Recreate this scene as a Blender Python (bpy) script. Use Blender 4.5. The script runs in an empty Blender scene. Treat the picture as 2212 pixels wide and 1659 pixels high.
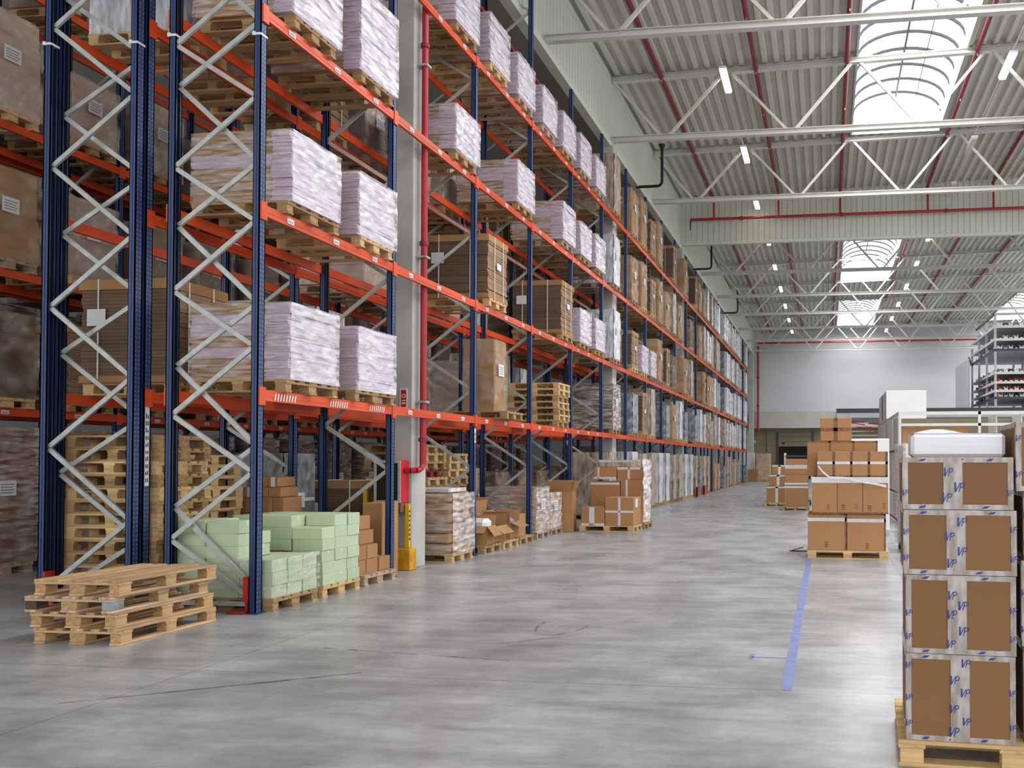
import bpy, bmesh, math, random
from mathutils import Vector, Matrix
rnd = random.Random(7)
SC = bpy.context.scene
COL = SC.collection
R = math.radians

# ------------------------------------------------------------------ camera
F_PX, W_PX, H_PX = 1803.0, 2212.0, 1659.0
PX, PY = 1557.0, 964.0
cam_d = bpy.data.cameras.new('camera')
cam = bpy.data.objects.new('camera', cam_d)
COL.objects.link(cam)
cam.location = (0, 0, 1.653)
cam.rotation_euler = (R(90 + 1.0), 0, R(7.2))
cam_d.sensor_fit = 'HORIZONTAL'
cam_d.sensor_width = 36.0
cam_d.lens = 36.0 * F_PX / W_PX
cam_d.shift_x = -(PX - W_PX / 2) / W_PX
cam_d.shift_y = (PY - H_PX / 2) / W_PX
cam_d.clip_end = 300
SC.camera = cam

# ------------------------------------------------------------------ world and exposure
world = bpy.data.worlds.new('world')
SC.world = world
world.use_nodes = True
bg = world.node_tree.nodes['Background']
bg.inputs[0].default_value = (1.0, 0.99, 0.975, 1)
bg.inputs[1].default_value = 1.45
SKYLIGHT = 1.5
LAMP = 5.0
SC.view_settings.view_transform = 'Standard'
SC.view_settings.look = 'None'
SC.view_settings.gamma = 1.0
SC.view_settings.exposure = 0.5
SC.view_settings.use_curve_mapping = False
SC.cycles.max_bounces = 8
SC.cycles.diffuse_bounces = 4
SC.cycles.glossy_bounces = 3
SC.cycles.transparent_max_bounces = 24
SC.cycles.caustics_reflective = False
SC.cycles.caustics_refractive = False
SC.cycles.sample_clamp_indirect = 6.0

# daylight falling through the six roof skylights: (x0, x1, y0, y1)
SKY = [(.95, 4.0, 5.0, 30.1), (.95, 4.0, 43.0, 54.6), (.95, 4.0, 61.4, 73.0), (13.7, 16.8, 5.0, 30.1), (13.7, 16.8, 43.0, 54.6), (13.7, 16.8, 61.4, 73.0)]
for x0, x1, y0, y1 in SKY:
    ld = bpy.data.lights.new('daylight', 'AREA')
    ld.shape = 'RECTANGLE'; ld.size = x1 - x0 - .1; ld.size_y = y1 - y0 - .1
    ld.energy = 7.0 * math.pi * ld.size * ld.size_y
    ld.color = (1.0, .995, .985)
    lo = bpy.data.objects.new('daylight', ld); COL.objects.link(lo)
    lo.location = ((x0 + x1) / 2, (y0 + y1) / 2, 13.22 + .025 * (x0 + 6.4) + .55)


# ------------------------------------------------------------------ materials
def srgb(h):
    h = h.lstrip('#')
    c = [int(h[i:i + 2], 16) / 255 for i in (0, 2, 4)]
    return tuple(x / 12.92 if x <= 0.04045 else ((x + 0.055) / 1.055) ** 2.4 for x in c)


def M(name, col, rough=0.6, metal=0.0, var=0.0, scale=5.0, stretch=(1, 1, 1), rand=0.0, island=0.0,
      bump=0.0, spec=0.5, detail=3.0, col2=None, emit=None, lo=0.35, hi=0.65):
    """Principled material whose colour wanders with object-space noise, per object and per loose piece."""
    m = bpy.data.materials.new(name)
    m.use_nodes = True
    nt = m.node_tree
    N, L = nt.nodes, nt.links
    b = N['Principled BSDF']
    if isinstance(col, str):
        col = srgb(col)
    if isinstance(col2, str):
        col2 = srgb(col2)
    b.inputs['Roughness'].default_value = rough
    b.inputs['Metallic'].default_value = metal
    b.inputs['Specular IOR Level'].default_value = spec
    b.inputs['Base Color'].default_value = (*col, 1)
    if emit:
        b.inputs['Emission Color'].default_value = (*col, 1)
        b.inputs['Emission Strength'].default_value = emit
    out = None
    if var or col2 or bump:
        tc = N.new('ShaderNodeTexCoord')
        mp = N.new('ShaderNodeMapping')
        mp.inputs['Scale'].default_value = stretch
        L.new(tc.outputs['Object'], mp.inputs['Vector'])
        vec = mp.outputs['Vector']
        if island:
            ge = N.new('ShaderNodeNewGeometry')
            ad = N.new('ShaderNodeVectorMath'); ad.operation = 'ADD'
            sc = N.new('ShaderNodeVectorMath'); sc.operation = 'SCALE'
            sc.inputs[0].default_value = (37, 53, 71)
            L.new(ge.outputs['Random Per Island'], sc.inputs['Scale'])
            L.new(vec, ad.inputs[0]); L.new(sc.outputs[0], ad.inputs[1])
            vec = ad.outputs[0]
        no = N.new('ShaderNodeTexNoise')
        no.inputs['Scale'].default_value = scale
        no.inputs['Detail'].default_value = detail
        L.new(vec, no.inputs['Vector'])
        if var or col2:
            cr = N.new('ShaderNodeValToRGB')
            cr.color_ramp.elements[0].position = lo
            cr.color_ramp.elements[1].position = hi
            c1 = tuple(x * (1 - var) for x in col) if not col2 else col
            c2 = tuple(min(1, x * (1 + var)) for x in col) if not col2 else col2
            cr.color_ramp.elements[0].color = (*c1, 1)
            cr.color_ramp.elements[1].color = (*c2, 1)
            L.new(no.outputs['Fac'], cr.inputs['Fac'])
            out = cr.outputs['Color']
        if bump:
            bp = N.new('ShaderNodeBump')
            bp.inputs['Strength'].default_value = bump
            bp.inputs['Distance'].default_value = 0.02
            L.new(no.outputs['Fac'], bp.inputs['Height'])
            L.new(bp.outputs['Normal'], b.inputs['Normal'])
    if rand or island:
        hs = N.new('ShaderNodeHueSaturation')
        if out:
            L.new(out, hs.inputs['Color'])
        else:
            hs.inputs['Color'].default_value = (*col, 1)
        src = None
        if rand:
            oi = N.new('ShaderNodeObjectInfo')
            ma = N.new('ShaderNodeMath'); ma.operation = 'MULTIPLY_ADD'
            ma.inputs[1].default_value = rand; ma.inputs[2].default_value = 1 - rand / 2
            L.new(oi.outputs['Random'], ma.inputs[0]); src = ma.outputs[0]
        if island:
            ge2 = N.new('ShaderNodeNewGeometry')
            mb = N.new('ShaderNodeMath'); mb.operation = 'MULTIPLY_ADD'
            mb.inputs[1].default_value = island; mb.inputs[2].default_value = 1 - island / 2
            L.new(ge2.outputs['Random Per Island'], mb.inputs[0])
            if src:
                mm = N.new('ShaderNodeMath'); mm.operation = 'MULTIPLY'
                L.new(src, mm.inputs[0]); L.new(mb.outputs[0], mm.inputs[1]); src = mm.outputs[0]
            else:
                src = mb.outputs[0]
        L.new(src, hs.inputs['Value'])
        out = hs.outputs['Color']
    if out:
        L.new(out, b.inputs['Base Color'])
        if emit:
            L.new(out, b.inputs['Emission Color'])
    return m


def film_material(name, col, cover, scale=3.0, stretch=(1, 1, 6), rough=0.18):
    """Stretch film: clear glossy plastic that turns milky where it is gathered."""
    m = bpy.data.materials.new(name); m.use_nodes = True
    nt = m.node_tree; N, L = nt.nodes, nt.links
    b = N['Principled BSDF']; outn = N['Material Output']
    b.inputs['Base Color'].default_value = (*srgb(col), 1)
    b.inputs['Roughness'].default_value = rough
    tc = N.new('ShaderNodeTexCoord'); mp = N.new('ShaderNodeMapping')
    mp.inputs['Scale'].default_value = stretch
    oi = N.new('ShaderNodeObjectInfo'); ad = N.new('ShaderNodeVectorMath'); ad.operation = 'ADD'
    sc = N.new('ShaderNodeVectorMath'); sc.operation = 'SCALE'; sc.inputs[0].default_value = (31, 17, 9)
    L.new(oi.outputs['Random'], sc.inputs['Scale'])
    L.new(tc.outputs['Object'], mp.inputs['Vector'])
    L.new(mp.outputs[0], ad.inputs[0]); L.new(sc.outputs[0], ad.inputs[1])
    no = N.new('ShaderNodeTexNoise'); no.inputs['Scale'].default_value = scale; no.inputs['Detail'].default_value = 4
    L.new(ad.outputs[0], no.inputs['Vector'])
    mr = N.new('ShaderNodeMapRange')
    mr.inputs['From Min'].default_value = 0.36; mr.inputs['From Max'].default_value = 0.68
    mr.inputs['To Min'].default_value = max(0, cover - 0.3); mr.inputs['To Max'].default_value = min(1, cover + 0.35)
    L.new(no.outputs['Fac'], mr.inputs['Value'])
    bp = N.new('ShaderNodeBump'); bp.inputs['Strength'].default_value = 0.45; bp.inputs['Distance'].default_value = 0.012
    L.new(no.outputs['Fac'], bp.inputs['Height']); L.new(bp.outputs[0], b.inputs['Normal'])
    tr = N.new('ShaderNodeBsdfTransparent')
    mx = N.new('ShaderNodeMixShader')
    L.new(mr.outputs[0], mx.inputs[0]); L.new(tr.outputs[0], mx.inputs[1]); L.new(b.outputs[0], mx.inputs[2])
    L.new(mx.outputs[0], outn.inputs['Surface'])
    return m


def hole_material(name, col, hole):
    """Painted upright face with the two rows of punched slots every 50 mm."""
    m = M(name, col, rough=0.42, rand=0.15)
    nt = m.node_tree; N, L = nt.nodes, nt.links
    b = N['Principled BSDF']
    tc = N.new('ShaderNodeTexCoord'); sp = N.new('ShaderNodeSeparateXYZ')
    L.new(tc.outputs['Object'], sp.inputs[0])

    def math1(op, a, v=None, c=None):
        n = N.new('ShaderNodeMath'); n.operation = op
        if isinstance(a, float): n.inputs[0].default_value = a
        else: L.new(a, n.inputs[0])
        if v is not None:
            if isinstance(v, float): n.inputs[1].default_value = v
            else: L.new(v, n.inputs[1])
        return n.outputs[0]
    z = math1('MULTIPLY', sp.outputs['Z'], 20.0)
    fz = math1('FRACT', z)
    dz = math1('ABSOLUTE', math1('SUBTRACT', fz, 0.5))
    hz = math1('LESS_THAN', dz, 0.24)
    # rows at y = 0.027 and 0.073 on the 100 mm wide faces
    y1 = math1('LESS_THAN', math1('ABSOLUTE', math1('SUBTRACT', sp.outputs['Y'], 0.028)), 0.008)
    y2 = math1('LESS_THAN', math1('ABSOLUTE', math1('SUBTRACT', sp.outputs['Y'], 0.072)), 0.008)
    yy = math1('MAXIMUM', y1, y2)
    hh = math1('MULTIPLY', hz, yy)
    mix = N.new('ShaderNodeMix'); mix.data_type = 'RGBA'
    L.new(hh, mix.inputs[0])
    src = b.inputs['Base Color'].links[0].from_socket
    L.new(src, mix.inputs[6]); mix.inputs[7].default_value = hole
    L.new(mix.outputs[2], b.inputs['Base Color'])
    return m


mat_blue = M('rack_blue_paint', '#1f3a6b', rough=0.42, rand=0.2, var=0.12, scale=2)
mat_blue_holes = hole_material('rack_blue_perforated', '#1f3a6b', (0.13, 0.145, 0.2, 1))
mat_blue_shaded = hole_material('rack_blue_slotted_shaded', '#1b2847', (0.005, 0.006, 0.01, 1))  # darker copy of the blue, paints in the shade of the open inner side
mat_orange = M('beam_orange_paint', '#cf4a1f', rough=0.4, var=0.12, scale=3, stretch=(1, .3, 1), rand=0.18)
mat_red_guard = M('guard_red_paint', '#a52a1a', rough=0.5, var=0.2, scale=6)
mat_galv = M('galvanised_steel', '#a9adac', rough=0.42, metal=0.2, var=0.12, scale=9, rand=0.12)
mat_wood = M('pallet_wood', '#a5865d', rough=0.8, var=0.22, scale=2.2, stretch=(1.2, 9, 14), island=0.45, rand=0.18, bump=0.15)
mat_wood_new = M('pallet_wood_fresh', '#c6a678', rough=0.8, var=0.15, scale=2.2, stretch=(1.2, 9, 14), island=0.3, rand=0.15, bump=0.1)
mat_wood_old = M('pallet_wood_weathered', '#a9917a', rough=0.85, var=0.25, scale=2.5, stretch=(1.2, 9, 14), island=0.4, rand=0.5, bump=0.2)
mat_wood_mix = M('pallet_wood_mixed', '#b99873', rough=0.85, var=0.25, scale=2.5, stretch=(1.2, 9, 14), rand=0.55, bump=0.2)
mat_wood_dark = M('pallet_block_dark', '#57432f', rough=0.85, var=0.2, scale=5)
mat_wood_red = M('pallet_red_paint', '#7d2530', rough=0.7, var=0.2, scale=4)
mat_kraft = M('kraft_board', '#a17a52', rough=0.85, var=0.07, scale=2.5, rand=0.22, island=0.08)
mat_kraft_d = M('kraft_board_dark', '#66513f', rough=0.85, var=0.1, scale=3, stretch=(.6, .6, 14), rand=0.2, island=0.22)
mat_kraft_edge = M('kraft_sheet_edges', '#94795f', rough=0.9, var=0.16, scale=6, stretch=(.5, .5, 30), rand=0.2, island=0.22)
mat_carton = M('carton_brown', '#a67b53', rough=0.8, var=0.05, scale=1.5, rand=0.14)
mat_carton_fg = M('carton_deep_brown', '#825e3b', rough=0.75, var=0.07, scale=1.2, rand=0.16)
mat_lilac = M('lilac_board', '#bfa9bd', rough=0.7, var=0.12, scale=6, stretch=(.6, .6, 26), rand=0.12, island=0.16)
mat_lilac_face = M('lilac_sheet_edges', '#d8cedd', rough=0.6, col2='#b9acc2', scale=7, stretch=(1, 1, 20), rand=0.1, island=0.2)
mat_film = film_material('stretch_film', '#e2dcdc', 0.26, scale=3.5, stretch=(1, 1, 7))
mat_film_front = film_material('stretch_film_gathered', '#f4f0f4', 0.42, scale=3.2, stretch=(1, 1.1, 5))
mat_film_smooth = film_material('stretch_film_smooth', '#e6dcd4', 0.2, scale=1.6, stretch=(1.5, 1.5, 1.6), rough=.15)
mat_film_faint = film_material('stretch_film_faint', '#d8cdc0', 0.06, scale=1.8, stretch=(1.5, 1.5, 2.5), rough=.15)
mat_film_thin = film_material('stretch_film_thin', '#dedbd8', 0.2)
mat_milky = M('milky_wrap', '#e2e4ea', rough=0.25, col2='#a3a3ab', scale=5, stretch=(2.5, 2.5, .45), rand=0.2, bump=0.8)
mat_milky_warm = M('milky_wrap_over_board', '#c2b4a8', rough=0.28, col2='#8d7a6d', scale=4.5, stretch=(2.2, 2.2, .6), rand=0.25, bump=0.7)
mat_greywrap = M('grey_wrap', '#9aa1a7', rough=0.28, col2='#686e74', scale=4.5, stretch=(1.6, 1.6, 1), rand=0.3, bump=0.7)
mat_pinkwrap = M('brown_pink_wrap', '#b9a08f', rough=0.3, col2='#a58a78', scale=2.2, stretch=(1, 1, 5), rand=0.2, bump=0.35)
mat_greywhite = M('grey_white_board', '#b8b8bb', rough=0.6, var=0.1, scale=5, stretch=(.6, .6, 12), rand=0.1, island=0.15)
mat_label = M('paper_label', '#dcdbe0', rough=0.6)
mat_ink = M('black_ink', '#2a2522', rough=0.6)
mat_inkgrey = M('grey_print', '#77767c', rough=0.6)
mat_strap = M('white_strap', '#d8d6d2', rough=0.4, var=0.06, scale=8)
mat_green = M('green_carton_board', '#b2c3a3', rough=0.75, var=0.05, scale=2, rand=0.14, island=0.1)
mat_green_front = M('green_carton_pale', '#bdd2b4', rough=0.75, var=0.05, scale=2, rand=0.1)
mat_tape_dark = M('dark_printed_tape', '#5d3c22', rough=0.5, col2='#8a5f3a', scale=14, rand=0.1)
mat_tape_clear = M('printed_clear_tape', '#bcb6b6', rough=0.2, col2='#94877e', scale=14, stretch=(1.5, 1, .5), bump=0.3)
mat_tape_white = M('white_tape', '#d2d0d2', rough=0.3, var=0.06, scale=9)
mat_blueink = M('blue_tape_print', '#2c3f86', rough=0.4)
mat_bluetape = M('blue_floor_tape', '#7581b6', rough=0.5, var=0.14, scale=5)
mat_white = M('white_panel', '#e4e4e6', rough=0.4, var=0.03, scale=2)
mat_white_plastic = M('white_plastic', '#e9ebf4', rough=0.25, var=0.03, scale=4, stretch=(1, 1, 12), bump=0.1)
mat_offwhite = M('off_white_steel', '#cfd0cb', rough=0.45, var=0.05, scale=3)
mat_concrete = M('column_concrete', '#b4b2ae', rough=0.8, var=0.09, scale=2.2, bump=0.08)
mat_red_pipe = M('sprinkler_red', '#a3182a', rough=0.4, var=0.1, scale=4)
mat_red_bright = M('bright_red_paint', '#c01f2b', rough=0.4)
mat_maroon = M('sprinkler_dark_red', '#7c1730', rough=0.5, var=0.1, scale=4)
mat_yellow = M('yellow_paint', '#d9b223', rough=0.5, var=0.1, scale=5)
mat_yellow_deep = M('worn_yellow_paint', '#c9921f', rough=0.6, var=0.2, scale=8)
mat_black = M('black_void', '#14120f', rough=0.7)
mat_darkglass = M('dark_glass', '#26211e', rough=0.15)
mat_deck = M('roof_deck_steel', '#c9c8be', rough=0.55, var=0.05, scale=.6)
mat_truss = M('truss_paint', '#c9c8c2', rough=0.5, var=0.05, scale=1.5)
mat_clad = M('cladding_panel', '#c6c9bd', rough=0.55, var=0.04, scale=.5)
mat_endwall = M('end_wall_panel', '#c3c6ca', rough=0.6, var=0.05, scale=.25, stretch=(.6, 1, 2))
mat_olive = M('dock_olive_shaded', '#7d745c', rough=0.6, var=0.1, scale=.7)  # olive paint, darkened for the shade of the dock recess
mat_band = M('concrete_band', '#b7b5ae', rough=0.85, var=0.08, scale=.8)
mat_curb = M('skylight_curb', '#b9bac0', rough=0.5)
mat_arch = M('skylight_arch', '#4c4c52', rough=0.5)
mat_skylight = M('skylight_polycarbonate', '#fbfbff', rough=0.5, emit=SKYLIGHT)
mat_skylight.cycles.emission_sampling = 'NONE'
mat_lamp = M('lamp_diffuser', '#fff8e6', rough=0.4, emit=LAMP)
mat_lamp.cycles.emission_sampling = 'NONE'
mat_lamp_off = M('lamp_diffuser_unlit', '#ccc9bd', rough=0.4)
mat_mez = M('mezzanine_steel', '#b4b7be', rough=0.5, var=0.06, scale=2)
mat_mez_dark = M('mezzanine_dark_edge', '#3a3a3f', rough=0.5)
mat_green_sign = M('green_sign', '#4c8a55', rough=0.5)
mat_blue_board = M('blue_board', '#3a5c8f', rough=0.6)
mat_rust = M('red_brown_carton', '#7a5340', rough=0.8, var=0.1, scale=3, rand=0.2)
mat_green_white = M('pale_paper', '#d3d6cf', rough=0.7, var=0.08, scale=4)


def floor_material():
    m = bpy.data.materials.new('polished_concrete'); m.use_nodes = True
    nt = m.node_tree; N, L = nt.nodes, nt.links
    b = N['Principled BSDF']
    tc = N.new('ShaderNodeTexCoord')

    def noise(scale, stretch, detail, rough=.6):
        mp = N.new('ShaderNodeMapping'); mp.inputs['Scale'].default_value = stretch
        L.new(tc.outputs['Object'], mp.inputs['Vector'])
        n = N.new('ShaderNodeTexNoise'); n.inputs['Scale'].default_value = scale
        n.inputs['Detail'].default_value = detail; n.inputs['Roughness'].default_value = rough
        L.new(mp.outputs[0], n.inputs['Vector'])
        return n.outputs['Fac']

    def ramp(f, p0, c0, p1, c1):
        r = N.new('ShaderNodeValToRGB')
        r.color_ramp.elements[0].position = p0; r.color_ramp.elements[0].color = (*c0, 1)
        r.color_ramp.elements[1].position = p1; r.color_ramp.elements[1].color = (*c1, 1)
        L.new(f, r.inputs[0]); return r.outputs[0]

    def mult(a, c, fac=1.0):
        x = N.new('ShaderNodeMix'); x.data_type = 'RGBA'; x.blend_type = 'MULTIPLY'
        x.inputs[0].default_value = fac
        L.new(a, x.inputs[6]); L.new(c, x.inputs[7]); return x.outputs[2]
    big = ramp(noise(.3, (1, .8, 1), 3, .5), .3, (.315, .322, .338), .7, (.45, .458, .478))
    mid = ramp(noise(1.3, (1, 1, 1), 5, .55), .25, (.6, .6, .605), .62, (1.08, 1.08, 1.08))
    fine = ramp(noise(9, (1, 1.6, 1), 5, .6), .2, (.8, .8, .8), .75, (1.12, 1.12, 1.12))
    scuff = ramp(noise(2.6, (.45, 2.2, 1), 4, .55), .24, (.72, .72, .72), .62, (1.07, 1.07, 1.07))
    c = mult(mult(mult(big, mid), fine), scuff)
    # sawn joints of the slab
    sp = N.new('ShaderNodeSeparateXYZ'); L.new(tc.outputs['Object'], sp.inputs[0])

    def joint(sock, first, pitch, w):
        a = N.new('ShaderNodeMath'); a.operation = 'ADD'; a.inputs[1].default_value = -first + pitch * 20 + w / 2
        L.new(sock, a.inputs[0])
        d = N.new('ShaderNodeMath'); d.operation = 'MODULO'; d.inputs[1].default_value = pitch
        L.new(a.outputs[0], d.inputs[0])
        g = N.new('ShaderNodeMath'); g.operation = 'GREATER_THAN'; g.inputs[1].default_value = w
        L.new(d.outputs[0], g.inputs[0]); return g.outputs[0]
    jy = joint(sp.outputs['Y'], 6.05, 6.05, .012)
    jx = joint(sp.outputs['X'], 1.06, 6.0, .012)
    mn = N.new('ShaderNodeMath'); mn.operation = 'MINIMUM'
    L.new(jy, mn.inputs[0]); L.new(jx, mn.inputs[1])
    jc = ramp(mn.outputs[0], 0, (.55, .55, .57), 1, (1, 1, 1))
    c = mult(c, jc)
    L.new(c, b.inputs['Base Color'])
    rr = N.new('ShaderNodeMapRange')
    rr.inputs['From Min'].default_value = .3; rr.inputs['From Max'].default_value = .7
    rr.inputs['To Min'].default_value = .22; rr.inputs['To Max'].default_value = .4
    L.new(noise(.9, (1, .6, 1), 4, .5), rr.inputs['Value'])
    L.new(rr.outputs[0], b.inputs['Roughness'])
    b.inputs['Specular IOR Level'].default_value = .6
    bp = N.new('ShaderNodeBump'); bp.inputs['Strength'].default_value = .05; bp.inputs['Distance'].default_value = .02
    L.new(noise(1.2, (1, 1, 1), 4), bp.inputs['Height']); L.new(bp.outputs[0], b.inputs['Normal'])
    return m


mat_floor = floor_material()


# ------------------------------------------------------------------ mesh helpers
class MB:
    def __init__(s):
        s.v = []; s.f = []; s.m = []

    def quad(s, pts, m=0):
        n = len(s.v); s.v += [tuple(p) for p in pts]
        s.f.append(tuple(range(n, n + len(pts)))); s.m.append(m); return s

    def box(s, x0, x1, y0, y1, z0, z1, m=0, T=None, mx=None, my=None, mz=None):
        """Axis box; mx, my, mz override the material of the +x, -y and +z faces."""
        P = [(x0, y0, z0), (x1, y0, z0), (x1, y1, z0), (x0, y1, z0), (x0, y0, z1), (x1, y0, z1), (x1, y1, z1), (x0, y1, z1)]
        if T is not None:
            P = [tuple(T @ Vector(p)) for p in P]
        n = len(s.v); s.v += P
        fs = [(0, 3, 2, 1), (4, 5, 6, 7), (0, 1, 5, 4), (1, 2, 6, 5), (2, 3, 7, 6), (3, 0, 4, 7)]
        ms = [m, m if mz is None else mz, m if my is None else my, m if mx is None else mx, m, m]
        for f, k in zip(fs, ms):
            s.f.append(tuple(n + i for i in f)); s.m.append(k)
        return s

    def bar(s, p, q, w, h, m=0, up=(0, 0, 1)):
        p = Vector(p); q = Vector(q); d = q - p; l = d.length; d.normalize()
        u = Vector(up); side = d.cross(u)
        if side.length < 1e-4: side = d.cross(Vector((0, 1, 0)))
        side.normalize(); u = side.cross(d)
        T = Matrix(((side.x, d.x, u.x, p.x), (side.y, d.y, u.y, p.y), (side.z, d.z, u.z, p.z), (0, 0, 0, 1)))
        return s.box(-w / 2, w / 2, 0, l, -h / 2, h / 2, m, T)

    def tube(s, p, q, r, n=10, m=0, r2=None):
        p = Vector(p); q = Vector(q); d = (q - p).normalized(); r2 = r if r2 is None else r2
        a = d.cross(Vector((0, 0, 1)))
        if a.length < 1e-4: a = Vector((1, 0, 0))
        a.normalize(); b = d.cross(a); k = len(s.v)
        for c, rr in ((p, r), (q, r2)):
            for i in range(n):
                t = 2 * math.pi * i / n
                s.v.append(tuple(c + a * rr * math.cos(t) + b * rr * math.sin(t)))
        for i in range(n):
            j = (i + 1) % n
            s.f.append((k + i, k + j, k + n + j, k + n + i)); s.m.append(m)
        s.f.append(tuple(k + i for i in reversed(range(n)))); s.m.append(m)
        s.f.append(tuple(k + n + i for i in range(n))); s.m.append(m)
        return s

    def path(s, pts, r, n=8, m=0):
        for a, b in zip(pts, pts[1:]): s.tube(a, b, r, n, m)
        return s

    def build(s, name, mats, parent=None, loc=None, bevel=0, smooth=False):
        me = bpy.data.meshes.new(name)
        me.from_pydata(s.v, [], s.f)
        if not isinstance(mats, (list, tuple)): mats = [mats]
        for x in mats: me.materials.append(x)
        me.polygons.foreach_set('material_index', s.m)
        bm = bmesh.new(); bm.from_mesh(me)
        if bevel:
            bmesh.ops.bevel(bm, geom=list(bm.edges), offset=bevel, segments=1, affect='EDGES', clamp_overlap=True)
        bmesh.ops.recalc_face_normals(bm, faces=bm.faces)
        bm.to_mesh(me); bm.free()
        if smooth:
            me.polygons.foreach_set('use_smooth', [True] * len(me.polygons))
        me.update()
        o = bpy.data.objects.new(name, me); COL.objects.link(o)
        if parent: o.parent = parent
        if loc: o.location = loc
        return o


def thing(name, label, cat, loc=(0, 0, 0), rz=0.0, group=None):
    o = bpy.data.objects.new(name, None); COL.objects.link(o)
    o.empty_display_size = .1
    o.location = loc; o.rotation_euler = (0, 0, rz)
    return tag(o, label, cat, group)


def tag(o, label, cat, group=None, kind=None):
    if label: o['label'] = label
    if cat: o['category'] = cat
    if group: o['group'] = group
    if kind: o['kind'] = kind
    return o


def structure(o, label=None, cat=None):
    o['kind'] = 'structure'
    if label: o['label'] = label
    if cat: o['category'] = cat
    return o


def copy_tree(o, parent=None):
    c = o.copy(); COL.objects.link(c)
    if parent is not None: c.parent = parent
    for ch in KIDS.get(o.name, []):
        copy_tree(ch, c)
    return c


KIDS = {}


class Proto:
    """The first placing moves the built thing itself; later ones copy it and its parts."""

    def __init__(s, root):
        s.root = root; s.used = False
        def walk(o):
            ks = [c for c in bpy.data.objects if c.parent == o]
            KIDS[o.name] = ks
            for c in ks: walk(c)
        walk(root)

    def place(s, loc, rz=0.0, label=None, group=None, cat=None, scale=None):
        o = s.root if not s.used else copy_tree(s.root)
        s.used = True
        o.location = loc; o.rotation_euler = (0, 0, rz)
        if scale: o.scale = scale
        return tag(o, label, cat, group)


ORD = ['first', 'second', 'third', 'fourth', 'fifth', 'sixth', 'seventh', 'eighth', 'ninth', 'tenth', 'eleventh',
       'twelfth', 'thirteenth', 'fourteenth', 'fifteenth', 'sixteenth', 'seventeenth', 'eighteenth', 'nineteenth',
       'twentieth', 'last', 'last but one', 'next']

# ------------------------------------------------------------------ key dimensions of the hall
Y0, BAY, NB = 8.33, 2.8, 20                 # first frame, bay pitch, bays of the aisle rack
AX0, AX1 = -7.21, -6.11                     # aisle rack
BX0, BX1 = -8.76, -7.60                     # rear rack standing back to back
CX0, CX1 = -13.0, -11.9                     # rack across the back aisle
LEV = [2.43, 4.46, 6.63, 8.77]
LEVW = ['lowest', 'second', 'third', 'top']
TY = [18.3 + 6.05 * k for k in range(10)]   # trusses
ROOF = lambda x: 13.22 + .025 * (x + 6.4)
YEND = 75.0

# ------------------------------------------------------------------ floor, roof, walls
fl = MB().box(-30, 32, -16, 82, -.25, 0).build('floor', mat_floor)
structure(fl, 'grey polished concrete warehouse floor with scuffs and sawn joints', 'floor')

roof = MB()


def deck(x0, x1, y0, y1):
    """Trapezoidal roof sheet, ribs running along the hall."""
    n = max(1, round((x1 - x0) / .34)); p = (x1 - x0) / n; h = .13
    prof = []
    for i in range(n):
        a = x0 + i * p
        prof += [(a, 0), (a + p * .36, 0), (a + p * .5, h), (a + p * .86, h)]
    prof.append((x1, 0))
    for (xa, ha), (xb, hb) in zip(prof, prof[1:]):
        roof.quad([(xa, y0, ROOF(xa) + ha), (xb, y0, ROOF(xb) + hb), (xb, y1, ROOF(xb) + hb), (xa, y1, ROOF(xa) + ha)])


for x0, x1 in ((-6.6, .9), (4.05, 13.65), (16.85, 30)):
    deck(x0, x1, -10, YEND)
for x0, x1 in ((.9, 4.05), (13.65, 16.85)):
    for y0, y1 in ((-10, 5.0), (30.1, 43.0), (54.6, 61.4), (73.0, YEND)):
        deck(x0, x1, y0, y1)
roof.quad([(-30, -10, 13.2), (-6.6, -10, 13.2), (-6.6, YEND, 13.2), (-30, YEND, 13.2)])
structure(roof.build('ceiling', mat_deck), 'grey trapezoidal steel roof deck with ribs along the hall', 'roof')

# skylights: upstand, arched ribs, bright polycarbonate vault
for k, (x0, x1, y0, y1) in enumerate(SKY):
    w = thing('window_%d' % (k + 1), None, None)
    pos = ['nearest', 'middle', 'farthest'][k % 3]
    row = 'over the aisle' if k < 3 else 'in the row beyond the aisle'
    structure(w, '%s barrel-vaulted skylight %s' % (pos, row), 'skylight')
    zb = ROOF(x0); zt = zb + .55
    c = MB()
    c.box(x0 - .06, x0, y0, y1, zb - .05, zt).box(x1, x1 + .06, y0, y1, zb, zt)
    c.box(x0, x1, y0 - .06, y0, zb - .05, zt).box(x0, x1, y1, y1 + .06, zb - .05, zt)
    c.build('curb', mat_curb, w)
    xm, hw, hh = (x0 + x1) / 2, (x1 - x0) / 2, .75
    arc = [(xm - hw * math.cos(math.pi * i / 14), zt + hh * math.sin(math.pi * i / 14)) for i in range(15)]
    g = MB()
    for (xa, za), (xb, zb2) in zip(arc, arc[1:]):
        g.quad([(xa, y0, za), (xb, y0, zb2), (xb, y1, zb2), (xa, y1, za)])
    for yy in (y0, y1):
        g.quad([(x, yy, z) for x, z in arc])
    g.build('glazing', mat_skylight, w)
    r = MB(); yy = y0 + .6
    while yy < y1:
        for (xa, za), (xb, zb2) in zip(arc, arc[1:]):
            r.bar((xa, yy, za - .05), (xb, yy, zb2 - .05), .07, .07)
        yy += 1.05
    r.bar((xm, y0, zt + hh - .1), (xm, y1, zt + hh - .1), .06, .06)
    r.bar((xm + .7, y0, zt + hh * .82), (xm + .7, y1, zt + hh * .82), .025, .03)
    r.build('arch_rib', mat_arch, w)


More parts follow.
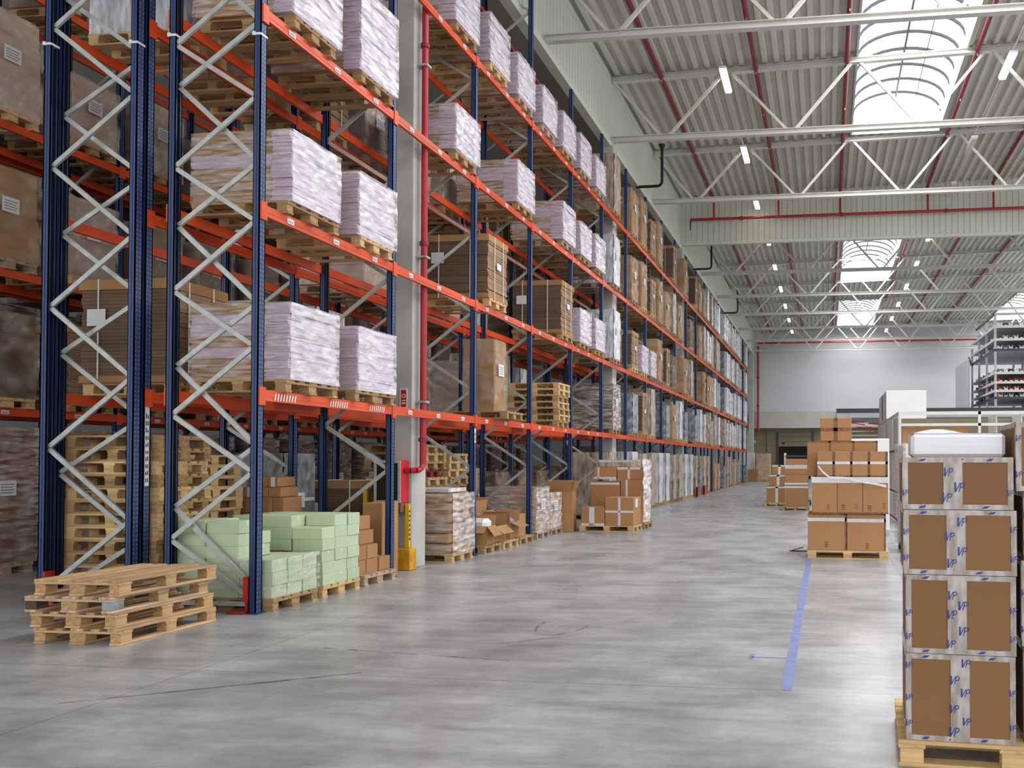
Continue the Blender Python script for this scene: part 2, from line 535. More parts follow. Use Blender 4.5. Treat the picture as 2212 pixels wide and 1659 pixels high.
def ribbed(mb, p0, p1, z0, z1, depth, pitch, nrm):
    """Vertical-ribbed cladding between two plan points."""
    p0 = Vector(p0); p1 = Vector(p1); L_ = (p1 - p0).length; d = (p1 - p0) / L_; n = int(L_ / pitch); nv = Vector(nrm)
    prof = []
    for i in range(n):
        a = i * pitch
        prof += [(a, 0), (a + pitch * .8, 0), (a + pitch * .86, -depth), (a + pitch * .94, -depth)]
    prof.append((n * pitch, 0))
    for (sa, ha), (sb, hb) in zip(prof, prof[1:]):
        A = p0 + d * sa + nv * ha; B = p0 + d * sb + nv * hb
        mb.quad([(A.x, A.y, z0), (B.x, B.y, z0), (B.x, B.y, z1), (A.x, A.y, z1)])


c = MB()
ribbed(c, (-6.4, -10), (-6.4, YEND), 11.22, 13.25, .03, .25, (1, 0))
c.quad([(-6.55, -10, 11.2), (-6.55, YEND, 11.2), (-6.55, YEND, 13.25), (-6.55, -10, 13.25)])
c.box(-6.6, -6.36, -10, YEND, 11.05, 11.22)
c.box(-6.5, -6.38, -10, YEND, 13.0, 13.22)
structure(c.build('trim_1', mat_clad), 'pale ribbed cladding apron hanging above the aisle rack', 'cladding')
c = MB()
ribbed(c, (-6.4, 36.36), (30, 36.36), 11.3, 13.9, .03, .25, (0, -1))
c.quad([(-6.4, 36.5, 11.3), (30, 36.5, 11.3), (30, 36.5, 14.1), (-6.4, 36.5, 14.1)])
c.box(-6.4, 30, 36.33, 36.55, 11.2, 11.32)
structure(c.build('trim_2', mat_clad), 'pale ribbed smoke apron across the hall behind the red pipe', 'cladding')

w = MB()
w.box(-6.9, 30, YEND, YEND + .3, 6.06, 14.2).box(-30, -6.9, YEND, YEND + .3, 0, 13.3)
for z in (7.1, 8.2, 9.3, 10.4, 11.5):
    w.box(-6.9, 30, YEND - .003, YEND, z, z + .012)
structure(w.build('wall_far', mat_endwall), 'pale blue-grey panelled end wall of the hall', 'wall')
w = MB().box(-6.9, 30, YEND - .35, YEND + .3, 4.58, 6.06)
structure(w.build('trim_3', mat_band), 'raw concrete band below the panelled end wall', 'beam')
w = MB()
w.box(-6.9, -4.4, YEND + .3, YEND + .6, 0, 4.6).box(-1.1, 30, YEND + .3, YEND + .6, 0, 4.6).box(-4.4, -1.1, YEND + .3, YEND + .6, 4.25, 4.6)
for x in (-5.3, 2.2, 5.5):
    w.box(x, x + .12, YEND + .2, YEND + .3, 0, 4.6)
for z in (1.5, 3.0):
    w.box(-6.9, -4.4, YEND + .27, YEND + .3, z, z + .03)
structure(w.build('wall_back', mat_olive), 'olive lower end wall with recess shade in its colour, under the concrete band', 'wall')
d = thing('door_1', None, None); structure(d, 'olive sectional dock door half raised in the end wall', 'door')
m_ = MB().box(-4.4, -4.25, YEND + .15, YEND + .3, 0, 4.25).box(-1.25, -1.1, YEND + .15, YEND + .3, 0, 4.25)
m_.build('door_frame', mat_mez_dark, d)
m_ = MB()
for i in range(3):
    m_.box(-4.25, -1.25, YEND + .32, YEND + .38, 2.95 + i * .43, 2.95 + i * .43 + .41)
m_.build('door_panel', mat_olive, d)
MB().box(-3.95, -3.72, YEND + .29, YEND + .32, 3.15, 3.32).build('vision_panel', mat_black, d)
MB().box(-4.4, -1.1, YEND + 1.5, YEND + 1.6, 0, 4.3).build('dock_dark_sheet', mat_black, d)  # black sheet stands in for the darkness inside the dock
structure(MB().box(-30, -29.7, -10, YEND, 0, 13.2).build('wall_left', mat_endwall), 'pale side wall far behind the racks', 'wall')

# building columns in the rack line
COLY = [12.1 + 12.1 * k for k in range(6)]
for k, y in enumerate(COLY):
    cmb = MB().box(-6.72, -6.3, y, y + .45, 0, 11.1)
    o = cmb.build('column', mat_concrete, loc=(0, 0, 0), bevel=.012)
    structure(o, '%s concrete column standing in the aisle rack' % ORD[k], 'column')

# ------------------------------------------------------------------ roof trusses
BN = [-4.75 + 3.75 * i for i in range(9)]


def truss(y, label):
    t = thing('roof_truss', label, 'truss', (-6.4, y, 11.3), group='white lattice roof trusses')
    X = lambda x: x + 6.4
    Zt = lambda x: ROOF(x) - .12 - 11.3
    mb = MB()
    mb.box(X(-6.36), X(28), -.09, .09, -.08, -.065).box(X(-6.36), X(28), -.09, .09, .065, .08).box(X(-6.36), X(28), -.012, .012, -.065, .065)
    mb.build('bottom_chord', mat_truss, t)
    mb = MB()
    for dz in (-.075, .06):
        mb.bar((X(-6.36), 0, Zt(-6.36) + dz), (X(28), 0, Zt(28) + dz), .17, .015)
    mb.bar((X(-6.36), 0, Zt(-6.36)), (X(28), 0, Zt(28)), .02, .14)
    mb.build('top_chord', mat_truss, t)
    for b in BN:
        for s in (-1, 1):
            xt = max(b + s * (1.875 - .13), -6.3)
            MB().bar((X(b + s * .13), 0, .06), (X(xt), 0, Zt(xt) - .07), .08, .08).build('diagonal', mat_truss, t)
    return t


tl = ['nearest', 'second', 'third', None, 'fourth', 'fifth', 'sixth', 'seventh', 'eighth', 'farthest']
for y, n in zip(TY, tl):
    if n is None: continue
    truss(y, '%s white lattice truss under the roof deck, counted from the camera' % n)

# ------------------------------------------------------------------ sprinkler pipes
for k, x in enumerate((-4.86, -2.03, .62, 4.3, 7.0, 9.8)):
    for seg, (ya, yb) in enumerate(((4, 36.2), (36.7, 74.2))):
        z = ROOF(x) - .16
        p = thing('sprinkler_pipe', '%s dark red sprinkler pipe from the rack side, %s the cross apron' % (ORD[k], 'before' if seg == 0 else 'beyond'), 'pipe', (x, ya, z), group='lengthwise sprinkler pipes under the roof')
        MB().tube((0, 0, 0), (0, yb - ya, 0), .07, 10).build('pipe', mat_maroon, p, smooth=False)
        b = MB(); c2 = MB(); yy = 1.5
        while yy < yb - ya:
            b.box(-.012, .012, yy, yy + .03, .05, .2); c2.tube((0, yy + .7, -.05), (0, yy + .7, -.13), .018, 6); yy += 3.02
        b.build('hanger', mat_maroon, p); c2.build('sprinkler_head', mat_galv, p)
        if seg == 0:
            MB().tube((0, 36.05 - ya, 0), (0, 36.05 - ya, 12.27 - z), .045, 8).build('drop_pipe', mat_red_pipe, p)
p = thing('sprinkler_main', 'red sprinkler main running across the hall in front of the apron', 'pipe', (-5.9, 36.05, 12.24))
MB().tube((0, 0, 0), (30, 0, 0), .06, 10).build('pipe', mat_red_pipe, p)
MB().tube((0, 0, 0), (0, 0, -.45), .03, 8).build('drain', mat_mez_dark, p)
for x in (2.2, 6.5, 10.9, 15.5, 20): MB().tube((x, 0, 0), (x + .12, 0, 0), .085, 10).build('coupling', mat_maroon, p)
p = thing('sprinkler_main', 'pinkish red sprinkler main across the hall close to the end wall', 'pipe', (-5.9, 72.8, 11.95))
MB().tube((0, 0, 0), (30, 0, 0), .07, 8).build('pipe', mat_red_pipe, p)
p = thing('riser_pipe', 'tall red riser pipe on the end wall beside the rack end', 'pipe', (-6.02, 74.35, 0))
MB().tube((0, 0, 4.2), (0, 0, 11.9), .09, 10).build('pipe', mat_red_pipe, p)
m_ = MB()
for z in (4.2, 6.5, 9): m_.tube((0, 0, z), (0, 0, z + .15), .13, 10)
m_.box(-.03, .03, 0, .3, 5, 5.1).box(-.03, .03, 0, .645, 9.6, 9.7)
m_.build('pipe_bracket', mat_maroon, p)
p = thing('eaves_pipe', 'dark red pipe running under the cladding above the aisle rack', 'pipe', (-6.95, 6, 10.85))
MB().tube((0, 0, 0), (0, 66, 0), .06, 8).build('pipe', mat_maroon, p)
# black rain pipes with a bent foot against the cladding
for k, y in enumerate((27.9, 40.3, 52.5)):
    p = thing('drain_pipe', '%s black bent drain pipe on the cladding above the racks' % ORD[k], 'pipe', (-5.55, y, 11.05), group='black bent drain pipes')
    m_ = MB().path([(0, 0, 1.3), (0, 0, .12), (-.05, 0, .04), (-.14, 0, 0), (-.9, 0, 0)], .05, 8)
    m_.build('pipe', mat_black, p)
    MB().tube((0, 0, 1.25), (0, 0, 1.42), .05, 8, r2=.12).build('funnel', mat_black, p)

# ------------------------------------------------------------------ lamps
lampgeo = None
for row, x in ((0, -2.93), (1, 5.14)):
    for k, y in enumerate([12.2] + TY[1:]):
        lit = not (row == 1 and k in (2, 3))
        z = ROOF(x) - .42 - (0 if row == 0 else .25)
        if k == 4 - 1 and row == 0: y, z = 35.2, z - .3
        elif k == 3: y = 35.2
        who = ('left row, ' if row == 0 else 'right row, ')
        L_ = thing('ceiling_lamp', '%s linear ceiling lamp in the row %s, %s from the camera' % ('glowing' if lit else 'unlit', 'nearer the racks' if row == 0 else 'beyond the skylight', ORD[k]), 'lamp', (x, y, z), group='linear ceiling lamps')
        MB().box(-.11, .11, -.78, .78, .03, .1).build('housing', mat_white, L_)
        MB().box(-.09, .09, -.75, .75, -.02, .03).build('diffuser', mat_lamp if lit else mat_lamp_off, L_)
        h = .3 if row == 0 else .55
        MB().tube((0, -.5, .1), (0, -.5, h), .008, 5).tube((0, .5, .1), (0, .5, h), .008, 5).build('suspension_wire', mat_galv, L_)
    t = MB().bar((0, 0, 0), (0, 64, 0), .03, .03).build('cable_run', mat_truss, loc=(x, 10, ROOF(x) - (.3 if row == 0 else .52)))
    tag(t, 'thin grey cable run carrying the lamps %s' % ('nearer the racks' if row == 0 else 'beyond the skylight'), 'cable')


# ------------------------------------------------------------------ racking
def upright_mb(x0, x1, out, h):
    """A hollow upright with its open side turned inward; faces across the rack carry the slots."""
    m = MB()
    t = .012
    xs, xe = (x1 - t, x1) if out > 0 else (x0, x0 + t)
    m.box(xs, xe, 0, .1, 0, h, 1)                       # slotted face
    m.box(x0, x1, 0, t, 0, h, 0)                        # near flange
    m.box(x0, x1, .1 - t, .1, 0, h, 0)                  # far flange
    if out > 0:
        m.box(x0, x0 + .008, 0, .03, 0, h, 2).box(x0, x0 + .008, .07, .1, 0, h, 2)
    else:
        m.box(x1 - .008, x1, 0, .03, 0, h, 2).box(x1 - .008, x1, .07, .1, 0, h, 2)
    m.box(x0 + (x1 - x0) * .42, x0 + (x1 - x0) * .52, -.006, 0, 0, h, 0)   # pressed stiffener
    return m


def frame(name_label, x0, x1, y, h, zig, detail, group):
    """x0 rear, x1 front; zig = list of (pitch, rear node, front node, y offset)."""
    t = thing('rack_frame', name_label, 'rack frame', (x0, y, 0), group=group)
    wdt = x1 - x0
    mats = [mat_blue, mat_blue_holes, mat_blue_shaded]
    for a, b, s in ((0, .08, -1), (wdt - .08, wdt, 1)):
        u = upright_mb(a, b, s, h).build('upright', mats, t)
        if detail > 0:
            MB().box(a - .03, b + .05, -.03 if detail != 3 else 0, .11, 0, .012).build('base_plate', mat_blue, u)
        if detail == 2:
            MB().box(a - .004, b + .004, -.008, .104, .155, .18).box(a - .012, a + .022, -.018, -.006, .148, .19).build('tie_band', mat_label, u)
            u.children[-1].location.z = 6.15 if a > 0 else 6.2
    for pitch, zr, zf, dy in zig:
        k = -2
        while True:
            za, zb = zr + pitch * k, zf + pitch * k
            nxt = zr + pitch * (k + 1)
            k += 1
            if za > h: break
            for p, q in (((.075, za), (wdt - .075, zb)), ((wdt - .075, zb + .02), (.075, nxt - .02))):
                if min(p[1], q[1]) < .05 or max(p[1], q[1]) > h - .05: continue
                MB().bar((p[0], .05 + dy, p[1]), (q[0], .05 + dy, q[1]), .028, .05).build('brace', mat_galv, t)
    if detail == 2:
        MB().bar((.08, .05, .1), (wdt - .08, .05, .1), .03, .05).build('brace', mat_galv, t)
    return t


ZA = (1.37, .80, 1.52, 0)
ZB = (1.56, 1.15, 1.81, .03)
for i in range(NB + 1):
    h = 10.7 if i not in (3,) else 13.0
    if i == 0:
        frame('front end frame of the aisle rack, with crossed grey braces', AX0, AX1, Y0, 11.4, [(1.37, .80, 1.52, -.022), (1.56, 1.15, 1.81, .028)], 2, 'aisle rack frames')
    else:
        nm = 'blue frame behind the %s bay of the aisle rack' % ORD[i - 1] if i < NB else 'farthest blue frame at the end of the aisle rack'
        frame(nm, AX0, AX1, Y0 + BAY * i, h, [ZA] if i < 13 else [], 1 if i < 6 else 0, 'aisle rack frames')
for i in range(0, 8):
    if i == 0:
        frame('foremost of the two end frames of the rear rack', BX0, BX1, Y0, 11.4, [(1.59, .22, .98, 0)], 2, 'rear rack frames')
        frame('end frame of the rear rack directly behind its twin frame', BX0, BX1, Y0 + .145, 11.4, [(1.37, .15, .75, .0)], 3, 'rear rack frames')
    else:
        frame('blue frame behind the %s bay of the rear rack' % ORD[i - 1], BX0, BX1, Y0 + BAY * i, 10.7, [ZA], 0, 'rear rack frames')
CY0 = 9.9
for i in range(0, 9):
    frame('blue frame number %s along the rack across the back aisle' % ORD[i], CX0, CX1, CY0 + BAY * i, 10.7, [ZA], 0, 'far rack frames')


def beam_proto(length, labels):
    t = bpy.data.objects.new('rack_beam', None); COL.objects.link(t)
    m = MB().box(-.045, 0, 0, length, -.12, 0)
    m.box(-.002, .004, 0, length, -.075, -.045)
    m.build('beam_profile', mat_orange, t)
    m = MB().box(-.03, .012, -.09, .0, -.17, .03).box(-.03, .012, length, length + .09, -.17, .03)
    m.build('beam_connector', mat_orange, t)
    return t


BL = BAY - .1
bp_plain = Proto(beam_proto(BL, 0))


def location_labels(parent, spots, big):
    m = MB(); k = MB()
    for y in spots:
        if big:
            for j in range(8):
                yy = y + j * .05
                m.quad([(.007, yy, -.105), (.007, yy + .022, -.105), (.007, yy + .04, -.03), (.007, yy + .018, -.03)])
        else:
            m.box(.005, .008, y, y + .12, -.095, -.035)
            for j in range(5):
                k.box(.008, .009, y + .015 + j * .019, y + .022 + j * .019, -.085, -.055)
    m.build('location_label', mat_label, parent)
    if not big: k.build('barcode', mat_ink, parent)


GB = 'orange pallet beams of the aisle rack'
for i in range(NB):
    y = Y0 + BAY * i + .1
    for l, z in enumerate(LEV):
        o = bp_plain.place((AX1 + .012, y, z), 0, 'orange front beam at the %s level, %s bay of the aisle rack' % (LEVW[l], ORD[i]), GB, 'beam')
        if i == 0 and l == 0: location_labels(o, (.15, 1.2, 2.1), True)
        elif i < 5: location_labels(o, (.35, 1.25, 2.15), False)
    if i < 7:
        for l, z in enumerate(LEV):
            bp_plain.place((AX0 - .012, y + BL, z), math.pi, 'orange rear beam at the %s level, %s bay of the aisle rack' % (LEVW[l], ORD[i]), GB, 'beam')
for i in range(7):
    y = Y0 + BAY * i + .1 + (.145 if i == 0 else 0)
    for l, z in enumerate(LEV[:3]):
        a = bp_plain.place((BX1 + .012, y, z), 0, 'orange beam facing the aisle rack, %s level, %s bay of the rear rack' % (LEVW[l], ORD[i]), 'orange pallet beams of the rear rack', 'beam')
        b = bp_plain.place((BX0 - .012, y + BL, z), math.pi, 'orange beam on the back aisle side, %s level, %s bay of the rear rack' % (LEVW[l], ORD[i]), 'orange pallet beams of the rear rack', 'beam')
        if i == 0:
            a.scale = (1, (BL - .145) / BL, 1); b.scale = (1, (BL - .145) / BL, 1); b.location.y = y + BL - .145
for i in range(8):
    y = CY0 + BAY * i + .1
    for l, z in enumerate(LEV):
        o = bp_plain.place((CX1 + .012, y, z), 0, 'orange beam at the %s level, %s bay of the rack across the back aisle' % (LEVW[l], ORD[i]), 'orange pallet beams of the far rack', 'beam')
        if l == 0 and i < 4: location_labels(o, (.2, .7, 1.3, 1.9), False)
        bp_plain.place((CX0 - .012, y + BL, z), math.pi, 'orange rear beam at the %s level, %s bay of the rack across the back aisle' % (LEVW[l], ORD[i]), 'orange pallet beams of the far rack', 'beam')

# upright guards
g = thing('upright_guard', 'red upright guard at the foot of the front end frame', 'guard', (AX1, Y0, 0))
MB().box(-.125, -.088, -.035, .08, .13, .4).build('guard_plate', mat_red_guard, g)
MB().box(-.3, -.115, -.06, .06, 0, .03).box(-.125, -.1, 0, .05, .03, .13).build('guard_foot', mat_red_guard, g)
g = thing('upright_guard', 'red upright guard at the back aisle foot of the rear rack', 'guard', (BX0 + .12, Y0, 0))
MB().box(-.02, .0, -.03, .1, .02, .42).build('guard_plate', mat_red_guard, g)
MB().box(-.02, .12, -.05, -.03, 0, .1).build('guard_foot', mat_red_guard, g)
for k, yy in enumerate((37.9, 40.1)):
    g = thing('upright_guard', '%s orange-red floor guard at the aisle rack beside the far frames' % ('nearer' if k == 0 else 'farther'), 'guard', (-5.92, yy, 0))
    MB().box(-.03, .05, 0, .06, 0, .45).box(.01, .05, 0, .5, 0, .45).build('guard_plate', mat_red_guard, g)


# ------------------------------------------------------------------ pallets
def pallet(mats, parts, seed=0, lx=1.2, ly=.8, name='pallet', bw=(.145, .1, .145, .1, .145), block_mat=None):
    """Euro pallet, long side along x, origin at the centre of its foot."""
    r = random.Random(seed)
    hx, hy = lx / 2, ly / 2
    gap = (ly - sum(bw)) / 4
    ys = []; y = -hy
    for b in bw: ys.append((y, y + b)); y += b + gap
    deckb = [(-hx, hx, a + r.uniform(-.004, .004), b, .122, .144) for a, b in ys]
    strg = [(x - .0725, x + .0725, -hy, hy, .1, .122) for x in (-hx + .0725, 0, hx - .0725)]
    blk = [(x - .0725 + .01, x + .0725 - .01, max(-hy, yy - w / 2), min(hy, yy + w / 2), .022, .1) for x in (-hx + .0725, 0, hx - .0725) for yy, w in ((-hy + .05, .1), (0, .145), (hy - .05, .1))]
    run = [(-hx, hx, a, b, 0, .022) for a, b in ((-hy, -hy + .1), (-.0725, .0725), (hy - .1, hy))]
    if parts:
        t = bpy.data.objects.new(name, None); COL.objects.link(t)
        for nm, ls in (('deck_board', deckb), ('stringer_board', strg), ('block', blk), ('bottom_board', run)):
            for q in ls:
                cx, cy = (q[0] + q[1]) / 2, (q[2] + q[3]) / 2
                mm = block_mat if (nm == 'block' and block_mat) else mats
                if nm == 'block' and seed % 4 == 2 and cx > 0 and cy > 0: mm = mat_greywrap
                long_y = nm == 'stringer_board'
                mb = MB()
                if long_y:
                    mb.box(q[2] - cy, q[3] - cy, q[0] - cx, q[1] - cx, q[4], q[5])
                else:
                    mb.box(q[0] - cx, q[1] - cx, q[2] - cy, q[3] - cy, q[4], q[5])
                o = mb.build(nm, mm, t, (cx, cy, 0), bevel=.003)
                if long_y: o.rotation_euler = (0, 0, R(90))
                if nm == 'deck_board': o.rotation_euler = (0, 0, r.uniform(-.006, .006))
        return t
    m = MB()
    for q in deckb + strg + blk + run: m.box(*q)
    return m.build(name, mats)


PAL = [Proto(pallet(mt, False, s)) for s, mt in ((1, mat_wood), (2, mat_wood_new), (3, mat_wood_old))]
PAL_NARROW = Proto(pallet(mat_wood_new, False, 9, 1.0, .6))
PAL_RED = Proto(pallet(mat_wood_red, False, 5, 1.0, .6))
PAL_WIDE = Proto(pallet(mat_wood, False, 4, 1.2, 1.0))


# ------------------------------------------------------------------ loads
def film_shell(hx, hy, z0, z1, seed, amp=.012, top=.1, faces='xXyY', n=10, nz=12):
    """Wrinkled film hugging a load: four sides and a turned-in top edge."""
    r = random.Random(seed); m = MB()
    off = {}

    def wob(key):
        if key not in off: off[key] = r.uniform(0, amp)
        return off[key]

    def side(ax, s):
        a = hy if ax == 'x' else hx
        grid = []
        for j in range(nz + 1):
            row = []
            for i in range(n + 1):
                u = -a + 2 * a * i / n; z = z0 + (z1 - z0) * j / nz
                e = wob((ax, s, i, j)) + .004
                row.append((s * (hx + e), u * (1 + .006), z) if ax == 'x' else (u * (1 + .006), s * (hy + e), z))
            grid.append(row)
        for j in range(nz):
            for i in range(n):
                m.quad([grid[j][i], grid[j][i + 1], grid[j + 1][i + 1], grid[j + 1][i]], 1 if (ax == 'x' and s > 0) else 0)
    if 'X' in faces: side('x', 1)
    if 'x' in faces: side('x', -1)
    if 'Y' in faces: side('y', 1)
    if 'y' in faces: side('y', -1)
    if top:
        for (x0, x1, y0, y1) in ((-hx, hx, -hy, -hy + top), (-hx, hx, hy - top, hy), (-hx, -hx + top, -hy, hy), (hx - top, hx, -hy, hy)):
            m.quad([(x0, y0, z1 + .004), (x1, y0, z1 + .004), (x1, y1, z1 + .002), (x0, y1, z1 + .002)])
    return m


def lilac_load(h, seed, wy=.92):
    """Film-wrapped sheets: bundles of lilac sheets toward the aisle, board and lilac behind."""
    r = random.Random(seed)
    t = bpy.data.objects.new('wrapped_load', None); COL.objects.link(t)
    t['category'] = 'wrapped load'
    hx, hy = .62, wy / 2
    n = max(5, round(h / .13))
    lay = h / n
    split = r.uniform(.3, .4)
    kraft_hi = r.choice((1, 2)); kraft_lo = r.choice((2, 2, 3))
    front = MB(); rear_l = MB(); rear_k = MB()
    for k in range(n):
        z0, z1 = k * lay, (k + 1) * lay - .003
        jx, jy = r.uniform(-.022, .006), r.uniform(-.012, .012)
        ns = 4
        for q in range(ns):                                  # sheaf edges in every bundle
            za = z0 + (z1 - z0) * q / ns; zb = z0 + (z1 - z0) * (q + 1) / ns - .0015
            e = r.uniform(-.014, .0)
            front.box(split, hx + jx + e, -hy + jy + r.uniform(-.012, .012), hy + jy + r.uniform(-.014, .008), za, zb, 0, mx=1)
        tgt = rear_k if (k < kraft_lo or k >= n - kraft_hi or (seed % 3 == 0 and k == n // 2)) else rear_l
        x1 = split + (r.uniform(.0, .1) if tgt is rear_l else -.004)
        tgt.box(-hx + r.uniform(0, .02), min(x1, split - .004), -hy + r.uniform(-.008, .01), hy - .01, z0, z1)
    front.build('sheet_bundle', [mat_lilac, mat_lilac_face], t)
    if rear_l.v: rear_l.build('sheet_bundle', mat_lilac, t)
    rear_k.build('board_bundle', mat_kraft, t)['label'] = 'brown board bundles'
    MB().box(-hx, split - .1, -hy, hy, h, h + .012).build('cover_board', mat_kraft, t)
    film_shell(hx + .005, hy + .012, .0, h, seed, .014, .14).build('stretch_film', [mat_film, mat_film_front], t)
    return Proto(t)


def flats_load(h, seed, wy=.92, cap=True, top_mat=None, label=True):
    """Strapped flat cartons in a dark stack between two boards."""
    r = random.Random(seed)
    t = bpy.data.objects.new('strapped_load', None); COL.objects.link(t)
    t['category'] = 'strapped load'
    hx, hy = .6, wy / 2
    m = MB(); n = round(h / .05); z = .08
    top = h - (.12 if cap else 0)
    st = (top - z) / n
    for k in range(n):
        jx = r.uniform(-.012, .012); jy = r.uniform(-.006, .006)
        m.box(-hx + .02 + jx, hx - .02 + jx, -hy + .015 + jy, hy - .015 + jy, z + k * st, z + (k + 1) * st - .003, 0, mx=1)
    m.build('flat_cartons', [mat_kraft_d, mat_kraft_edge], t)
    MB().box(-hx, hx, -hy, hy, 0, .08).build('base_board', mat_kraft, t)
    if cap:
        c = MB().box(-hx - .005, hx + .005, -hy - .004, hy + .004, top, h)
        c.build('cover_board', top_mat or mat_kraft, t)
    s = MB()
    for x in (-.35, .25):
        s.box(x, x + .018, -hy - .012, -hy - .006, 0, h + .002).box(x, x + .018, -hy - .012, hy + .012, h, h + .006).box(x, x + .018, hy + .006, hy + .012, 0, h)
    for y in (-.2, .2):
        s.box(hx + .006, hx + .012, y, y + .018, 0, h)
    s.build('strap', mat_strap, t)
    if label:
        MB().box(-.48, -.24, -hy - .018, -hy - .012, h * .55, h * .55 + .2).build('paper_label', mat_label, t)
        MB().box(hx + .012, hx + .016, -.1, .1, h * .5, h * .5 + .12).build('paper_label', mat_label, t)
    return Proto(t)


def wrapped_load(h, seed, body, wy=.9, wx=1.16, layers=4, labelled=True, taper=.03, film=True, band=None):
    if body in (mat_milky, mat_milky_warm, mat_greywrap): film = body
    """Cartons or sacks in one wrapped block, slightly slumped."""
    r = random.Random(seed)
    t = bpy.data.objects.new('wrapped_load', None); COL.objects.link(t)
    t['category'] = 'wrapped load'
    hx, hy = wx / 2, wy / 2
    m = MB(); st = h / layers
    for k in range(layers):
        f = 1 - taper * k / layers - r.uniform(0, .02)
        dx, dy = r.uniform(-.012, .012), r.uniform(-.012, .012)
        cols = r.choice((2, 3)); ww = 2 * hx * f / cols
        for q in range(cols):
            m.box(-hx * f + dx + q * ww, -hx * f + dx + (q + 1) * ww - .006, -hy * f + dy, hy * f + dy, k * st, (k + 1) * st - .004)
    m.build('goods', body, t)
    if film:
        film_shell(hx + .004, hy + .006, 0, h, seed, .022, .2).build('stretch_film', [mat_film_thin, mat_film_thin] if film == 'thin' else [mat_film_smooth, mat_film_smooth] if film == 'smooth' else [mat_film_faint, mat_film_faint] if film == 'faint' else [mat_film, mat_film_front] if film is True else [film, film], t)
    if labelled:
        g = MB().box(hx + .03, hx + .034, -.16, .1, h * .5, h * .5 + .22)
        g.build('paper_label', mat_label, t)
        g2 = MB()
        for j in range(4):
            g2.box(hx + .034, hx + .036, -.13, .05 + .02 * (j % 2), h * .5 + .04 + j * .04, h * .5 + .052 + j * .04)
        g2.build('label_print', mat_inkgrey, t)
    if band:
        b = MB()
        for z in band: b.box(-hx - .024, hx + .026, -hy - .026, -hy - .023, z, z + .05).box(hx + .026, hx + .029, -hy, hy, z, z + .05)
        b.build('tape_band', mat_strap, t)
    return Proto(t)


LILAC = [lilac_load(.88, 3), lilac_load(.83, 4), lilac_load(.82, 5), lilac_load(1.12, 6), lilac_load(.75, 8)]
FLATS = [flats_load(1.15, 2), flats_load(1.22, 11), flats_load(1.35, 12, .62), flats_load(1.2, 13, top_mat=mat_greywhite)]
KRAFT = [wrapped_load(1.35, 21, mat_kraft, film='faint'), wrapped_load(1.5, 22, mat_kraft, .76, layers=3, film='faint'), wrapped_load(1.25, 23, mat_kraft_d, film='faint', labelled=False)]
PINK = [wrapped_load(1.25, 31, mat_pinkwrap, film='smooth'), wrapped_load(1.05, 32, mat_pinkwrap, film='smooth'), wrapped_load(1.45, 33, mat_pinkwrap, film='smooth')]
WHITE = [wrapped_load(1.55, 41, mat_milky, .74, layers=3, labelled=False), wrapped_load(1.4, 42, mat_milky, .74, layers=4), wrapped_load(1.6, 43, mat_milky_warm, .74, layers=3, labelled=False)]
GREY = [wrapped_load(1.45, 51, mat_greywrap, .76, labelled=False), wrapped_load(1.2, 52, mat_greywrap, .76, labelled=False)]
KRAFTFILM = [wrapped_load(1.3, 61, mat_kraft_d, film=True, labelled=True)]

DESC = {}
for ls, dsc in ((LILAC, 'film-wrapped lilac sheets'), (FLATS, 'strapped dark flat cartons'), (KRAFT, 'brown carton block in thin film'),
                (PINK, 'pinkish film-wrapped goods'), (WHITE, 'milky white wrapped tall load'), (GREY, 'grey film-wrapped load'),
                (KRAFTFILM, 'brown block with whitened film')):
    for p_ in ls: DESC[id(p_)] = dsc


def load(x, y, z, proto, where, rack, pal=None, rz=0.0, on_floor=False):
    pal = pal or rnd.choice(PAL)
    pal.place((x, y, z), 0, 'wooden pallet under load, %s' % where, 'pallets in the ' + rack, 'pallet')
    proto.place((x + rnd.uniform(-.01, .01), y, z + .144), rz, '%s, %s' % (DESC[id(proto)], where), 'loads in the ' + rack)


AXC = -6.63
SLOT = {'n': .87, 'f': 2.26, 'm': 1.33}


def blocked(y, half=.47):
    return any(y - half < c + .48 and y + half > c - .03 for c in COLY)


def A(bay, lev, slot, proto, pal=None):
    y = Y0 + BAY * bay + SLOT[slot]
    if blocked(y):
        for dy in (-.15, .15, -.3, .3, -.45, .45):
            if not blocked(y + dy) and .56 < y + dy - Y0 - BAY * bay < 2.34:
                y += dy; break
        else:
            return
    z = 0 if lev < 0 else LEV[lev]
    w = '%s side of %s bay, %s, aisle rack' % ({'n': 'near', 'f': 'far', 'm': 'middle'}[slot], ORD[bay], 'floor' if lev < 0 else LEVW[lev] + ' beams')
    load(AXC, y, z, proto, w, 'aisle rack', pal)


Li, Fl, Kr, Pi, Wh, Gr, Kf = LILAC, FLATS, KRAFT, PINK, WHITE, GREY, KRAFTFILM
A(0, 0, 'n', Li[0], PAL_WIDE); A(0, 0, 'f', Li[1], PAL_WIDE)
A(0, 1, 'n', Li[2], PAL_WIDE); A(0, 1, 'f', Li[1], PAL[1])
A(0, 2, 'n', Li[3], PAL[0]); A(0, 2, 'f', Li[3], PAL[0])
A(1, 2, 'f', Li[4]); A(1, 3, 'f', Li[0])
A(2, 1, 'n', Fl[0]); A(2, 2, 'f', Li[1]); A(2, 3, 'n', Li[0]); A(2, 3, 'f', Li[1])
A(3, 1, 'f', Fl[1]); A(3, 2, 'f', Li[0]); A(3, 3, 'n', Li[2]); A(3, 3, 'f', Li[1])
A(4, 1, 'n', Li[1]); A(4, 1, 'f', Li[2]); A(4, 2, 'n', Li[2]); A(4, 2, 'f', Li[0]); A(4, 3, 'n', Li[0]); A(4, 3, 'f', Li[2])
